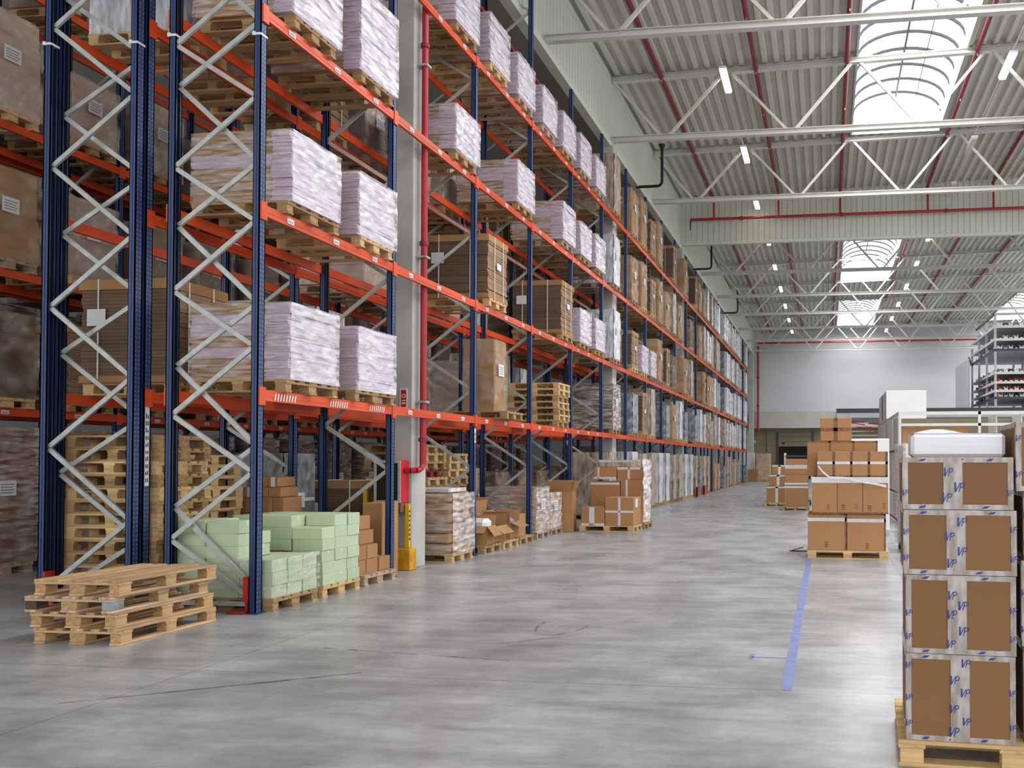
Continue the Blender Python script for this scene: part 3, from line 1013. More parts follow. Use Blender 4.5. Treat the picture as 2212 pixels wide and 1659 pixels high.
A(5, 0, 'm', Kf[0]); A(5, 1, 'm', Wh[1]); A(5, 2, 'm', Wh[1]); A(5, 3, 'm', Wh[2])
NK = wrapped_load(1.35, 24, mat_kraft, .6, .6, layers=2, film='faint'); DESC[id(NK)] = 'narrow tall brown carton block'
load(-6.42, Y0 + BAY * 2 + 1.2, LEV[0], NK, 'middle of third bay, lowest beams, aisle rack', 'aisle rack', PAL[0])
tab = {6: ('n', [Fl[1], Kr[0], Li[1], Kr[1]]), 7: ('f', [Fl[0], Kr[1], Kr[0], Kr[1]])}
for b in range(6, 12):
    for l in range(4):
        for s in 'nf':
            if rnd.random() < .12: continue
            if l == 0: p_ = rnd.choice([Fl[0], Fl[2], Kr[0], Gr[1], Wh[2]] if b < 9 else [Wh[0], Wh[1], Gr[0], Gr[1]])
            else: p_ = rnd.choice([Kr[0], Kr[1], Kr[1], Fl[1], Fl[0], Li[0]] if b < 8 else [Kr[1], Kr[0], Fl[2], Kr[2], Wh[2]])
            A(b, l, s, p_)
S3 = [.48, 1.35, 2.22]
for b in range(12, NB):
    for l in range(4):
        for k in range(3):
            if rnd.random() < .08: continue
            p_ = rnd.choice([Wh[0], Wh[0], Wh[1], Wh[2], Gr[0]] if (b > 12 or l > 1) else [Kr[1], Wh[2], Gr[1], Fl[2]])
            w = '%s slot of %s bay, %s beams, aisle rack' % (['near', 'middle', 'far'][k], ORD[b], LEVW[l])
            if blocked(Y0 + BAY * b + .1 + S3[k], .43): continue
            load(AXC, Y0 + BAY * b + .1 + S3[k], LEV[l], p_, w, 'aisle rack', PAL[rnd.randrange(3)])

# rear rack
BXC = -8.18


def B(bay, lev, slot, proto, pal=None):
    y = Y0 + BAY * bay + SLOT[slot] + (.1 if bay == 0 and slot == 'n' else 0)
    w = '%s side of %s bay, %s beams, rear rack' % ('near' if slot == 'n' else 'far', ORD[bay], LEVW[lev])
    load(BXC, y, LEV[lev], proto, w, 'rear rack', pal)


B(0, 0, 'n', Fl[1], PAL[1]); B(0, 0, 'f', Fl[3])
B(0, 2, 'n', Wh[1], PAL[1]); B(0, 2, 'f', Pi[0])
for b in range(1, 7):
    for l in range(3):
        for s in 'nf':
            if b == 1 and l == 1 and s == 'n': continue
            if rnd.random() < .22: continue
            B(b, l, s, rnd.choice([Gr[1], Pi[0], Pi[1], Wh[1], Wh[2], Gr[0], Fl[0], Kr[2]] if l == 0 else [Pi[0], Pi[1], Kr[2], Fl[3], Wh[2], Kr[0]]))
# rack across the back aisle
CXC = -12.42
for b in range(8):
    for l in range(3 if b else 4):
        for s in 'nf':
            if rnd.random() < .06: continue
            y = CY0 + BAY * b + SLOT[s]
            p_ = rnd.choice([Fl[0], Fl[1], Kr[2]] if l == 0 else [Pi[0], Pi[1], Pi[2], Pi[0], Kr[0]])
            w = '%s side of %s bay, %s beams, back-aisle rack' % ('near' if s == 'n' else 'far', ORD[b], LEVW[l])
            load(CXC, y, LEV[l], p_, w, 'far rack')
for i in range(7):
    y = CY0 + BAY * i + .1
    for l, z in enumerate(LEV[:3]):
        bp_plain.place((-13.28, y, z), 0, 'orange beam at the %s level, %s bay of the rack behind the back-aisle rack' % (LEVW[l], ORD[i]), 'orange pallet beams of the hindmost rack', 'beam')
    frame('blue frame number %s of the rack behind the back-aisle rack' % ORD[i], -14.4, -13.3, CY0 + BAY * i, 10.7, [], 0, 'hindmost rack frames')
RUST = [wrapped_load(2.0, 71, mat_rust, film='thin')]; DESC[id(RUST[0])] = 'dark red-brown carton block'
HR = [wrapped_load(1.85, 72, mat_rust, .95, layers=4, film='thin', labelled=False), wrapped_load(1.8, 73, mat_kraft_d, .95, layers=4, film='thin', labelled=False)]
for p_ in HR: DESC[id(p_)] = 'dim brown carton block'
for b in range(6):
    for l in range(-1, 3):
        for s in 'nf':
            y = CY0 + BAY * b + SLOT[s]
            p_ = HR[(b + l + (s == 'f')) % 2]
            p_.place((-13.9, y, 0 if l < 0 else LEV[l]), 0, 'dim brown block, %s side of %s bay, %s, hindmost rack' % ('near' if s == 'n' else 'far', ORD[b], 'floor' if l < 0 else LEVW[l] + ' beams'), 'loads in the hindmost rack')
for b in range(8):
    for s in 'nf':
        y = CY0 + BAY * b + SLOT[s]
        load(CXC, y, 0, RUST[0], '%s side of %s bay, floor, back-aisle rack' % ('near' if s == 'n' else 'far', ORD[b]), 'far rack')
# location strips on two uprights
for nm, yy, z0, z1, xx in (('end frame of the rear rack directly behind its twin frame', 0, 1.37, 2.27, BX1 - BX0), ('blue frame behind the second bay of the aisle rack', 0, 1.97, 2.22, AX1 - AX0)):
    fr = [o for o in bpy.data.objects if o.get('label') == nm][0]
    up = [c for c in fr.children if c.name.startswith('upright')][-1]
    MB().box(xx, xx + .002, .02, .08, z0, z1).build('location_strip', mat_label, up)
    m_ = MB(); z = z0 + .04
    while z < z1 - .08:
        for j in range(2):
            m_.box(xx + .002, xx + .003, .03 + j * .024, .044 + j * .024, z, z + rnd.uniform(.03, .06))
        z += .08
    m_.build('strip_lettering', mat_ink, up)

# tyre and scuff marks on the slab
mat_mark = film_material('tyre_rubber_mark', '#4a4a4c', .3, scale=6, stretch=(1, 1, 1), rough=.5)
for pts, w_ in (([(-2.62 + .25 * math.cos(a * .3), 8.22 + .55 * math.sin(a * .3), .001) for a in range(10, 22)], .012),
                ([(-2.95 + .07 * i, 7.25 + .055 * i, .001) for i in range(9)], .012),
                ([(-5.2 + .2 * i, 5.1 + .13 * i, .001) for i in range(9)], .015),
                ([(-4.4 + .3 * i, 6.9 - .04 * i, .001) for i in range(7)], .012)):
    m_ = MB()
    for a, b in zip(pts, pts[1:]):
        d = Vector(b) - Vector(a); n_ = Vector((-d.y, d.x, 0)).normalized() * w_
        m_.quad([Vector(a) - n_, Vector(b) - n_, Vector(b) + n_, Vector(a) + n_])
    m_.build('tyre_mark', mat_mark, fl)

#@@PART2
# ------------------------------------------------------------------ goods on the floor
def carton(name, label, x0, x1, y0, y1, z0, z1, mat, tapes=(), rz=0.0, group=None, cat='carton', bevel=.006, pivot=None):
    """A closed carton; tapes = (face, 'h' or 'v', centre offset 0..1, width, material, part name)."""
    cx, cy = (x0 + x1) / 2, (y0 + y1) / 2
    hx, hy, h = (x1 - x0) / 2, (y1 - y0) / 2, z1 - z0
    m = MB().box(-hx, hx, -hy, hy, 0, h)
    o = m.build(name, mat, None, (cx, cy, z0), bevel=bevel)
    o.rotation_euler = (0, 0, rz)
    tag(o, label, cat, group)
    e = .0025
    for face, ori, off, w, mt, nm in tapes:
        t = MB()
        if face in ('-y', '+y'):
            s = -1 if face == '-y' else 1
            ya, yb = sorted((s * hy, s * (hy + e)))
            if ori == 'v': c = -hx + 2 * hx * off; t.box(c - w / 2, c + w / 2, ya, yb, 0.001, h - .001)
            else: c = h * off; t.box(-hx - e, hx + e, ya, yb, max(.001, c - w / 2), min(h - .001, c + w / 2))
        elif face in ('+x', '-x'):
            s = 1 if face == '+x' else -1
            xa, xb = sorted((s * hx, s * (hx + e)))
            if ori == 'v': c = -hy + 2 * hy * off; t.box(xa, xb, c - w / 2, c + w / 2, 0.001, h - .001)
            else: c = h * off; t.box(xa, xb, -hy, hy, max(.001, c - w / 2), min(h - .001, c + w / 2))
        else:
            if ori == 'x': t.box(-hx, hx, -hy + 2 * hy * off - w / 2, -hy + 2 * hy * off + w / 2, h, h + e)
            else: t.box(-hx + 2 * hx * off - w / 2, -hx + 2 * hx * off + w / 2, -hy, hy, h, h + e)
        t.build(nm, mt, o)
    return o


def open_carton(label, cx, cy, z, sx, sy, sz, mat, rz=0.0, flaps=(.5, .9, -.3, .7), group=None):
    """An opened carton: thin walls, bottom and four flaps at their own angles."""
    t = thing('open_carton', label, 'carton', (cx, cy, z), rz, group)
    hx, hy, w = sx / 2, sy / 2, .006
    m = MB().box(-hx, hx, -hy, -hy + w, 0, sz).box(-hx, hx, hy - w, hy, 0, sz).box(-hx, -hx + w, -hy, hy, 0, sz).box(hx - w, hx, -hy, hy, 0, sz).box(-hx, hx, -hy, hy, 0, w)
    m.build('body', mat, t)
    for k, a in enumerate(flaps):
        L_ = sy * .45 if k < 2 else sx * .45
        f = MB()
        if k == 0: P = [(-hx, -hy, sz), (hx, -hy, sz), (hx, -hy - L_ * math.cos(a), sz + L_ * math.sin(a)), (-hx, -hy - L_ * math.cos(a), sz + L_ * math.sin(a))]
        elif k == 1: P = [(-hx, hy, sz), (hx, hy, sz), (hx, hy + L_ * math.cos(a), sz + L_ * math.sin(a)), (-hx, hy + L_ * math.cos(a), sz + L_ * math.sin(a))]
        elif k == 2: P = [(hx, -hy, sz), (hx, hy, sz), (hx + L_ * math.cos(a), hy, sz + L_ * math.sin(a)), (hx + L_ * math.cos(a), -hy, sz + L_ * math.sin(a))]
        else: P = [(-hx, -hy, sz), (-hx, hy, sz), (-hx - L_ * math.cos(a), hy, sz + L_ * math.sin(a)), (-hx - L_ * math.cos(a), -hy, sz + L_ * math.sin(a))]
        f.quad(P); o = f.build('flap', mat, t)
        sd = o.modifiers.new('thick', 'SOLIDIFY'); sd.thickness = .005
    return t


# --- the low stack of four empty pallets in front of the frames
fgp = [Proto(pallet(mt, True, sd, bw=(.12, .085, .12, .085, .12), block_mat=mat_wood)) for sd, mt in ((6, mat_wood_mix), (1, mat_wood_mix), (3, mat_wood_old), (4, mat_wood_mix))]
for k, (pp, dx, dy, rz, nm) in enumerate(zip(fgp, (.0, -.05, -.075, -.03), (0, .015, -.02, .03), (90.4, 89.3, 90.9, 89.6), ('bottom', 'third', 'second', 'topmost'))):
    pp.place((-6.69 + dx, 7.34 + dy, .144 * k), R(rz), ('%s empty pallet of the low floor stack before the rack ends' % nm) if k in (0, 3) else ('%s empty pallet from the top in the low floor stack' % nm), 'empty pallets stacked on the open floor', 'pallet', (1, 1.08, 1))
for o in fgp[2].root.children:                        # the dark and the grey corner blocks of the second pallet
    if o.name.startswith('block'):
        if o.location.x < -.3 and o.location.y > .2: o.data.materials[0] = mat_wood_dark; o['label'] = 'dark stained corner block'
        if o.location.x < -.3 and o.location.y < -.2: o.data.materials[0] = mat_greywrap; o['label'] = 'grey painted corner block'


def pallet_stack(n, x, y, protos, rz, where, zs=1.04, red=(), z0=0.0):
    for k in range(n):
        p_ = PAL_RED if k in red else protos[rnd.randrange(len(protos))]
        p_.place((x + rnd.uniform(-.02, .02), y + rnd.uniform(-.015, .015), z0 + k * .144 * zs), R(rz) + rnd.uniform(-.012, .012),
                 ('%s, %s' % ('lowest empty pallet' if k == 0 else 'topmost empty pallet' if k == n - 1 else '%s empty pallet from the floor' % ORD[k], where)) if k not in red else 'red painted pallet, %s' % where,
                 'empty pallets, ' + where, 'pallet', (1, 1, zs))


pallet_stack(13, -8.14, 9.02, [PAL[0], PAL[1]], 0, 'tall stack under near side of rear rack')
pallet_stack(12, -8.2, 9.98, [PAL_NARROW], 90, 'narrow stack behind the tall one', 1.0)
pallet_stack(13, -7.75, 14.7, [PAL[0], PAL[1]], 0, 'stack behind the concrete column', 1.04, red=(9,))
pallet_stack(12, -7.75, 15.6, [PAL[0], PAL[1]], 0, 'second stack behind the concrete column', 1.04)

pallet_stack(7, AXC, 18.75, [PAL[0], PAL[1]], 0, 'stack on lowest beams of the fourth bay', 1.0, z0=LEV[0])

# --- green cartons on two pallets, brown ones on the third
for k, (yc, nm) in enumerate(((8.87, 'nearest'), (9.78, 'middle'), (10.69, 'farthest'))):
    PAL[k % 3].place((-6.6, yc, 0), 0, '%s of the three floor pallets in the first bay of the aisle rack' % nm, 'floor pallets of the first bay', 'pallet')
GXS = [(-6.41, -6.01), (-6.815, -6.415), (-7.2, -6.82)]          # front, middle, rear row
gproto = {}


def green(cx, cy, z, sx, sy, sz, label):
    key = (round(sx, 3), round(sy, 3), round(sz, 3))
    if key not in gproto:
        o = MB().box(-sx / 2, sx / 2, -sy / 2, sy / 2, 0, sz).build('green_carton', mat_green, bevel=.004)
        l_ = MB().box(-sx / 2, sx / 2, -.006, .006, sz, sz + .0015).box(sx / 2, sx / 2 + .0015, -.02, .02, sz - .05, sz)
        l_.build('tape', mat_green_front, o)
        gproto[key] = Proto(o)
    gproto[key].place((cx, cy, z), rnd.uniform(-.012, .012), label, 'pale green cartons', 'carton')


rown = ['aisle', 'middle', 'rear']; coln = ['near', 'mid', 'far']
for pal_i, y0, heights in ((0, 8.47, [[3, 3, 3], [6, 5, 3], [6, 6, 5]]), (1, 9.38, [[5, 6, 6], [6, 6, 6], [6, 6, 6]])):
    for rx in range(3):
        for cy in range(3):
            for k in range(heights[rx][cy]):
                seen = rx == 0 or (cy == 0 and pal_i == 0) or k >= heights[rx][cy] - 2 or k >= 3
                if not seen: continue
                x0, x1 = GXS[rx]; ya = y0 + cy * .268
                green((x0 + x1) / 2 + rnd.uniform(-.012, .008), ya + .132, .144 + k * .1405, x1 - x0 - .01, .258, .14,
                      'green carton, %s pallet, %s row, %s column, %s layer up' % (['nearest', 'middle'][pal_i], rown[rx], coln[cy], ORD[k]))
ft = film_shell(.61, .405, .0, .44, 91, .012, .0, faces='Xy').build('stretch_film', [mat_film_thin, mat_film_thin], None, (-6.6, 8.87, .15))
tag(ft, 'clear stretch film around the lower green cartons of the nearest pallet', 'stretch film')
bc = [(-6.3, 10.36, 0), (-6.3, 10.66, 0), (-6.28, 10.95, 0), (-6.68, 10.4, 0), (-6.68, 10.75, 0), (-6.3, 10.38, 1), (-6.31, 10.68, 1), (-6.7, 10.42, 1), (-6.7, 10.75, 1), (-6.38, 10.42, 2), (-6.4, 10.72, 2), (-6.44, 10.45, 3), (-6.46, 10.74, 3), (-6.8, 10.45, 2), (-6.8, 10.75, 2)]
for k, (x, y, l) in enumerate(bc):
    carton('brown_carton', 'brown carton, %s layer up, %s, pile past green cartons' % (ORD[l], ['aisle side, near corner', 'aisle side, middle', 'aisle side, far corner', 'rear side, near corner', 'rear side, far corner'][k] if l == 0 else ('aisle side, ' if x > -6.6 else 'rear side, ') + ('near' if y < 10.6 else 'far')),
           x - .19, x + .19, y - .14, y + .14, .144 + l * .19, .144 + l * .19 + .186, mat_carton, [('top', 'x', .5, .05, mat_kraft, 'tape')], rnd.uniform(-.05, .05) * (l > 0), 'brown cartons past the green ones')
carton('tall_carton', 'tall narrow brown carton standing between upright and column', -6.62, -6.32, 11.28, 11.74, 0, 1.05, mat_kraft)

# --- brown cartons and wrapped goods seen through the frames
PAL[0].place((-7.72, 10.83, 0), R(90), 'pallet under the small brown cartons behind the green ones', None, 'pallet', (.5, 1.1, 1))
rows = [(.144, .5, 3), (.505, .93, 4), (.935, 1.15, 4), (1.155, 1.29, 3), (1.295, 1.43, 3)]
for k, (za, zb, n) in enumerate(rows):
    xa, xb = -8.15 + .05 * k, -7.28 - .05 * k
    for q in range(n):
        w_ = (xb - xa) / n
        carton('small_carton', 'small brown carton, %s row up, %s from the left, behind the green cartons' % (ORD[k], ORD[q]), xa + q * w_, xa + (q + 1) * w_ - .008, 10.6 + .01 * k, 11.02, za, zb, mat_carton, [('-y', 'v', .5, .06, mat_label if (k + q) % 3 == 0 else mat_kraft, 'paper_label')], 0, 'small brown cartons behind the green ones')
GREYB = wrapped_load(1.62, 81, mat_greywrap, .72, .8, layers=3, band=(.9,)); DESC[id(GREYB)] = 'grey banded film-wrapped load'
load(-8.28, 11.68, 0, GREYB, 'floor of second bay, rear rack', 'rear rack')
CAP = flats_load(1.2, 84, .74); DESC[id(CAP)] = 'strapped dark carton block with a domed brown cover'
load(-7.56, 12.47, 0, CAP, 'floor beside the first concrete column', 'aisle rack')
for b in range(2, 7):
    for s_ in 'nf':
        y = Y0 + BAY * b + SLOT[s_]
        if y < 16.2 and b < 3: continue
        load(BXC, y, 0, rnd.choice([RUST[0], Kr[2], Gr[1], Fl[0], Fl[2]]), '%s side of %s bay, floor, rear rack' % ('near' if s_ == 'n' else 'far', ORD[b]), 'rear rack')

# --- column fittings
hc = thing('hose_cabinet', 'dark-windowed fire hose cabinet with red side on the first column', 'hose cabinet', (-6.55, 11.86, 1.02))
MB().box(-.22, .2, .0, .24, 0, .64).build('body', mat_red_bright, hc)
m_ = MB().box(-.22, .2, -.02, 0, 0, .04).box(-.22, .2, -.02, 0, .6, .64).box(-.22, -.18, -.02, 0, .04, .6).box(.16, .2, -.02, 0, .04, .6)
m_.build('door_frame', mat_galv, hc)
MB().box(-.18, .16, -.012, -.004, .04, .6).build('window_pane', mat_darkglass, hc)
mb = MB().box(-.22, .2, .0, .24, -.14, -.005); mb.build('lower_box', mat_rust, hc)
rp = thing('hydrant_pipe', 'red hydrant pipe running down the first concrete column', 'pipe', (-6.2, 12.25, 0))
MB().tube((0, 0, 1.6), (0, 0, 11.0), .05, 12).build('pipe', mat_red_pipe, rp)
m_ = MB().path([(0, 0, 1.6), (0, -.04, 1.54), (0, -.12, 1.51), (0, -.22, 1.505), (-.06, -.26, 1.505), (-.145, -.27, 1.505)], .045, 10)
m_.build('elbow', mat_red_pipe, rp)
for z in (1.95, 2.33, 5.0, 8.1):
    MB().tube((0, 0, z), (0, 0, z + .06), .07, 12).build('coupling', mat_maroon, rp)
for z in (2.55, 4.8, 7.8):
    MB().box(-.1, .07, -.07, .07, z, z + .03).build('pipe_clamp', mat_galv, rp)
sg = thing('hydrant_sign', 'small red and white hydrant sign on the first column', 'sign', (-6.44, 12.085, 2.45))
MB().box(-.06, .06, 0, .012, 0, .32).build('sign_plate', mat_label, sg)
MB().box(-.035, .05, -.003, 0, .03, .29).build('sign_field', mat_red_bright, sg)
m_ = MB()
for j in range(12):
    a, b = j * math.pi / 6, (j + 1) * math.pi / 6
    m_.bar((.008 + .026 * math.cos(a), -.005, .2 + .026 * math.sin(a)), (.008 + .026 * math.cos(b), -.005, .2 + .026 * math.sin(b)), .004, .012)
m_.box(-.02, .036, -.006, -.003, .075, .1).box(-.02, .036, -.006, -.003, .12, .135)
m_.build('pictogram', mat_label, sg)
for k, (x, lab) in enumerate(((-6.3, 'yellow corner post with a wide foot at the aisle corner of the first column'), (-6.98, 'thin yellow corner post on the rack side of the first column'))):
    g = thing('guard_post', lab, 'guard', (x, 11.98, 0))
    if k == 0: MB().box(-.12, .1, -.11, .09, 0, .33).build('foot', mat_yellow_deep, g, bevel=.012)
    z0 = .335 if k == 0 else 0
    MB().box(-.03, .03, -.02, .03, z0, 1.0 if k == 0 else 1.22).build('post', mat_yellow, g)
    m_ = MB()
    for j in range(7): m_.box(.03, .032, -.012, .02, .45 + j * .07, .45 + j * .07 + .035)
    m_.build('printed_warning', mat_ink, g)

# --- second and third bay floor
sack = bpy.data.objects.new('wrapped_sacks', None); COL.objects.link(sack)
for k in range(6):
    m_ = MB()
    for q in range(2):
        m_.box(-.58 + q * .58 + rnd.uniform(-.015, .015), -.01 + q * .58, -.4 + rnd.uniform(-.015, .01), .4, k * .165, k * .165 + .155)
    m_.build('sack_layer', [mat_kraft], sack, bevel=.045)
m_ = MB().box(-.5, .52, -.36, .3, .99, 1.06); m_.build('white_cover', mat_greywhite, sack, bevel=.01)
MB().box(.52, .524, -.3, -.12, 1.0, 1.055).box(.52, .524, -.08, .06, 1.0, 1.055).build('paper_label', mat_label, sack)
film_shell(.6, .42, 0, .98, 77, .02, .1).build('stretch_film', [mat_film_thin, mat_film_front], sack)
PAL[1].place((-6.6, 13.27, 0), 0, 'pallet under the brown sacks beside the first column', None, 'pallet')
sack.location = (-6.6, 13.27, .144)
tag(sack, 'layers of brown sacks in white film on a pallet beside the first column', 'wrapped load')
for k, yc in enumerate((14.5, 15.37, 16.22)):
    PAL[k % 2 + 0].place((-6.58, yc, 0), 0, '%s floor pallet under opened cartons in the third bay' % ORD[k], 'pallets under the opened cartons', 'pallet', (1, .96, 1))
oc = 'opened cartons in the third bay'
open_carton('opened carton stuffed with white paper at the near end of the third bay', -6.25, 14.42, .144, .5, .42, .34, mat_carton, .05, (-.6, 1.2, -.9, 1.5), oc)
tag(MB().box(-.2, .22, -.16, .16, 0, .46).build('paper_bundle', mat_white, loc=(-6.25, 14.42, .152), bevel=.06), 'white paper bundle inside the near opened carton', 'paper')
open_carton('opened carton with a flap bent down in the middle of the third bay', -6.28, 15.0, .144, .48, .46, .3, mat_carton, -.06, (1.35, 1.35, -.7, 1.5), oc)
open_carton('opened carton showing grey filling beside the third frame', -6.28, 15.66, .144, .5, .5, .32, mat_carton, .03, (1.3, 1.3, -.4, 1.5), oc)
tag(MB().box(-.19, .2, -.19, .19, 0, .39).build('paper_bundle', mat_greywrap, loc=(-6.28, 15.66, .152), bevel=.06), 'grey filling bundle inside the opened carton by the third frame', 'paper')
open_carton('tall opened carton at the back of the third bay floor', -6.87, 14.56, .144, .46, .5, .7, mat_carton, .0, (.3, 1.2, 1.5, 1.2), oc)
open_carton('wide opened carton behind the one with grey filling', -6.84, 15.4, .144, .44, .6, .55, mat_carton, .04, (1.3, 1.1, 1.5, 1.5), oc)
carton('brown_carton', 'closed brown carton standing at the far end of the third bay floor', -6.5, -6.1, 16.05, 16.45, .144, .58, mat_kraft)
WB = wrapped_load(.95, 95, mat_pinkwrap, .84, 1.16, layers=2, taper=.08); DESC[id(WB)] = 'low slumped block in whitish film'
load(-6.63, 17.35, 0, WB, 'floor, near side of fourth bay, aisle rack', 'aisle rack')
WB2 = wrapped_load(.8, 96, mat_pinkwrap, .8, 1.1, layers=3, taper=.05); DESC[id(WB2)] = 'lower lilac-brown block in whitish film'
load(-6.63, 18.25, 0, WB2, 'floor, far side of fourth bay, aisle rack', 'aisle rack')
open_carton('big opened brown carton beside the fourth frame', -6.15, 19.0, 0, .55, .55, .95, mat_carton, .1, (1.3, 1.4, 1.2, 1.5))

# --- pallet pushed out into the aisle
for k, (x, y) in enumerate(((-5.06, 19.33), (-5.0, 20.22))):
    PAL[1 - k].place((x, y, 0), R(-2), '%s of two pallets standing out in the aisle before the rack' % ['front', 'rear'][k], None, 'pallet', (1.1, .98, 1))
ta = ('-y', 'h', .5, .05, mat_tape_white, 'tape'); tv = ('-y', 'v', .5, .06, mat_tape_white, 'tape')
carton('brown_carton', 'low carton with a broad white tape, front left of the aisle pallet', -5.68, -5.12, 18.98, 19.5, .144, .57, mat_carton, [('-y', 'v', .45, .13, mat_tape_white, 'tape'), ('-y', 'h', .05, .06, mat_tape_white, 'tape')], R(-2))
o = carton('brown_carton', 'large carton with a white tape cross, front right of the aisle pallet', -5.1, -4.42, 18.96, 19.65, .144, .8, mat_carton, [ta, tv], R(-2))
MB().box(.345, .349, -.2, .0, .42, .62).build('paper_label', mat_label, o)
carton('brown_carton', 'wide carton behind the two taped ones on the aisle pallet', -5.66, -4.95, 19.72, 20.5, .144, 1.15, mat_carton, [('-y', 'h', .95, .05, mat_tape_white, 'tape')], R(-2))
carton('brown_carton', 'taped carton at the aisle side of the rear pallet', -4.93, -4.42, 19.75, 20.5, .144, 1.2, mat_carton, [('-y', 'v', .3, .05, mat_tape_white, 'tape')], R(-2))
carton('brown_carton', 'white-taped carton on the second layer of the aisle pallet', -5.6, -5.05, 19.78, 20.4, 1.205, 1.5, mat_carton, [('-y', 'h', .1, .05, mat_tape_white, 'tape'), ('-y', 'v', .2, .05, mat_tape_white, 'tape')], R(-2))
carton('brown_carton', 'second-layer carton at the aisle side of the aisle pallet', -5.03, -4.45, 19.8, 20.4, 1.205, 1.5, mat_carton, [('-y', 'h', .9, .06, mat_tape_white, 'tape'), ('-y', 'v', .5, .05, mat_tape_white, 'tape')], R(-2))
carton('brown_carton', 'long flat carton topping the aisle pallet load', -5.5, -4.6, 19.85, 20.4, 1.505, 1.68, mat_milky_warm, [('-y', 'h', .8, .05, mat_tape_white, 'tape')], R(-2))
fs = thing('hanging_film', 'torn white stretch film hanging down the aisle side of the pallet load', 'stretch film', (-4.37, 20.1, .17))
m_ = MB(); r_ = random.Random(3); gx = []
for j in range(13):
    gx.append([(r_.uniform(-.03, .05) + .03 * (1 - j / 12), -.5 + 1.0 * i / 8 * (.6 + .4 * j / 12), 1.5 * j / 12) for i in range(9)])
for j in range(12):
    for i in range(8): m_.quad([gx[j][i], gx[j][i + 1], gx[j + 1][i + 1], gx[j + 1][i]])
m_.build('film_sheet', mat_film_front, fs)
fs = film_shell(.64, .4, 0, 1.2, 93, .03, .25, faces='X').build('stretch_film', [mat_film_thin, mat_film_front], None, (-5.03, 20.12, .5))
tag(fs, 'whitish stretch film round the rear upper cartons of the aisle pallet', 'stretch film')
TALLW = [wrapped_load(1.8, 101, mat_milky, .76, layers=3, labelled=False), wrapped_load(1.75, 102, mat_milky_warm, .76, layers=3, labelled=False)]
DESC[id(TALLW[0])] = 'tall milky wrapped load'; DESC[id(TALLW[1])] = 'tall warm-white wrapped load'
for b in range(5, NB):
    for s_ in 'nf':
        if b < 11: A(b, -1, s_, TALLW[(b + (s_ == 'f')) % 2])
        elif rnd.random() < .75: A(b, -1, s_, rnd.choice([Kr[0], Wh[2], Gr[1], TALLW[1], Fl[2]]))
# loose piles at the far end of the rack
carton('brown_carton', 'opened brown carton pile base at the far end of the rack', -6.1, -5.3, 65.2, 66.0, 0, 1.0, mat_carton)
EP = wrapped_load(2.1, 111, mat_wood_new, 1.0, 1.1, layers=5, taper=.12, labelled=False, film='thin'); DESC[id(EP)] = 'tan pile of wrapped cartons'
load(-5.0, 67.0, 0, EP, 'floor near the dock door', 'far end')
carton('white_box', 'white box on the floor at the far end of the rack', -6.6, -5.8, 67.2, 68.0, 0, 2.3, mat_white, cat='box')
es = thing('exit_sign', 'small green exit sign beside the dock door', 'sign', (-6.4, 75.25, 3.0))
MB().box(-.12, .12, 0, .05, 0, .8).build('sign_plate', mat_green_sign, es)
MB().box(-.05, .06, -.01, 0, .3, .5).build('pictogram', mat_label, es)

# ------------------------------------------------------------------ floor tape
tag(MB().box(-.04, .04, 0, 9.0, 0, .003).build('floor_tape', mat_bluetape, loc=(-.29, 6.05, 0)), 'long blue tape line on the floor leading to the middle carton stack', 'floor tape')
tag(MB().box(-.3, .0, -.012, .012, 0, .003).box(-.32, -.28, -.06, .12, 0, .003).build('floor_tape', mat_bluetape, loc=(-.33, 7.03, 0)), 'short blue tape hook on the floor left of the long line', 'floor tape')

# ------------------------------------------------------------------ carton stack in the middle of the floor
PAL[1].place((.36, 14.63, 0), R(-1), 'light pallet under the middle stack of brown cartons', None, 'pallet', (1.13, 1.1, 1))
dk = lambda f, o_, c_, w_=.05: (f, o_, c_, w_, mat_tape_dark, 'printed_tape')
wt = lambda f, c_, w_=.06: (f, 'h', c_, w_, mat_tape_white, 'white_tape')
GM = 'cartons of the middle floor stack'
Z = [.144, .765, 1.385, 2.0, 2.40]
carton('brown_carton', 'bottom left carton of the middle stack, white tape across', -.31, .335, 14.22, 15.0, Z[0], Z[1] - .003, mat_carton, [wt('-y', .84), dk('-y', 'v', .98, .03), dk('-y', 'h', .985, .018)], 0, GM)
carton('brown_carton', 'bottom right carton of the middle stack, white tape across', .345, .985, 14.22, 15.0, Z[0], Z[1] - .003, mat_carton, [wt('-y', .82), dk('-y', 'v', .98, .03), dk('-y', 'h', .985, .018)], 0, GM)
for k in range(3):
    carton('brown_carton', '%s carton of the second layer in the middle stack, taped along its top' % ['left', 'middle', 'right'][k], -.24 + k * .423, -.24 + k * .423 + .418, 14.16, 14.98, Z[1], Z[2] - .003, mat_carton, [wt('-y', .92, .1), dk('-y', 'h', .02, .03)], 0, GM)
for k in range(3):
    carton('brown_carton', '%s carton of the third layer, rear row of the middle stack' % ['left', 'middle', 'right'][k], -.33 + k * .405, -.33 + k * .405 + .4, 14.66, 15.1, Z[2], Z[3] - .003, mat_carton, [dk('-y', 'h', .98, .03), dk('-y', 'v', .97, .03)], 0, GM)
for k in range(4):
    carton('brown_carton', '%s carton of the third layer, front row of the middle stack' % ['leftmost', 'second', 'third', 'rightmost'][k], -.15 + k * .292, -.15 + k * .292 + .289, 14.18, 14.63, Z[2], 1.81, mat_carton, [wt('-y', .55, .045), dk('-y', 'v', .95, .04), dk('-y', 'h', .03, .02)], 0, GM)
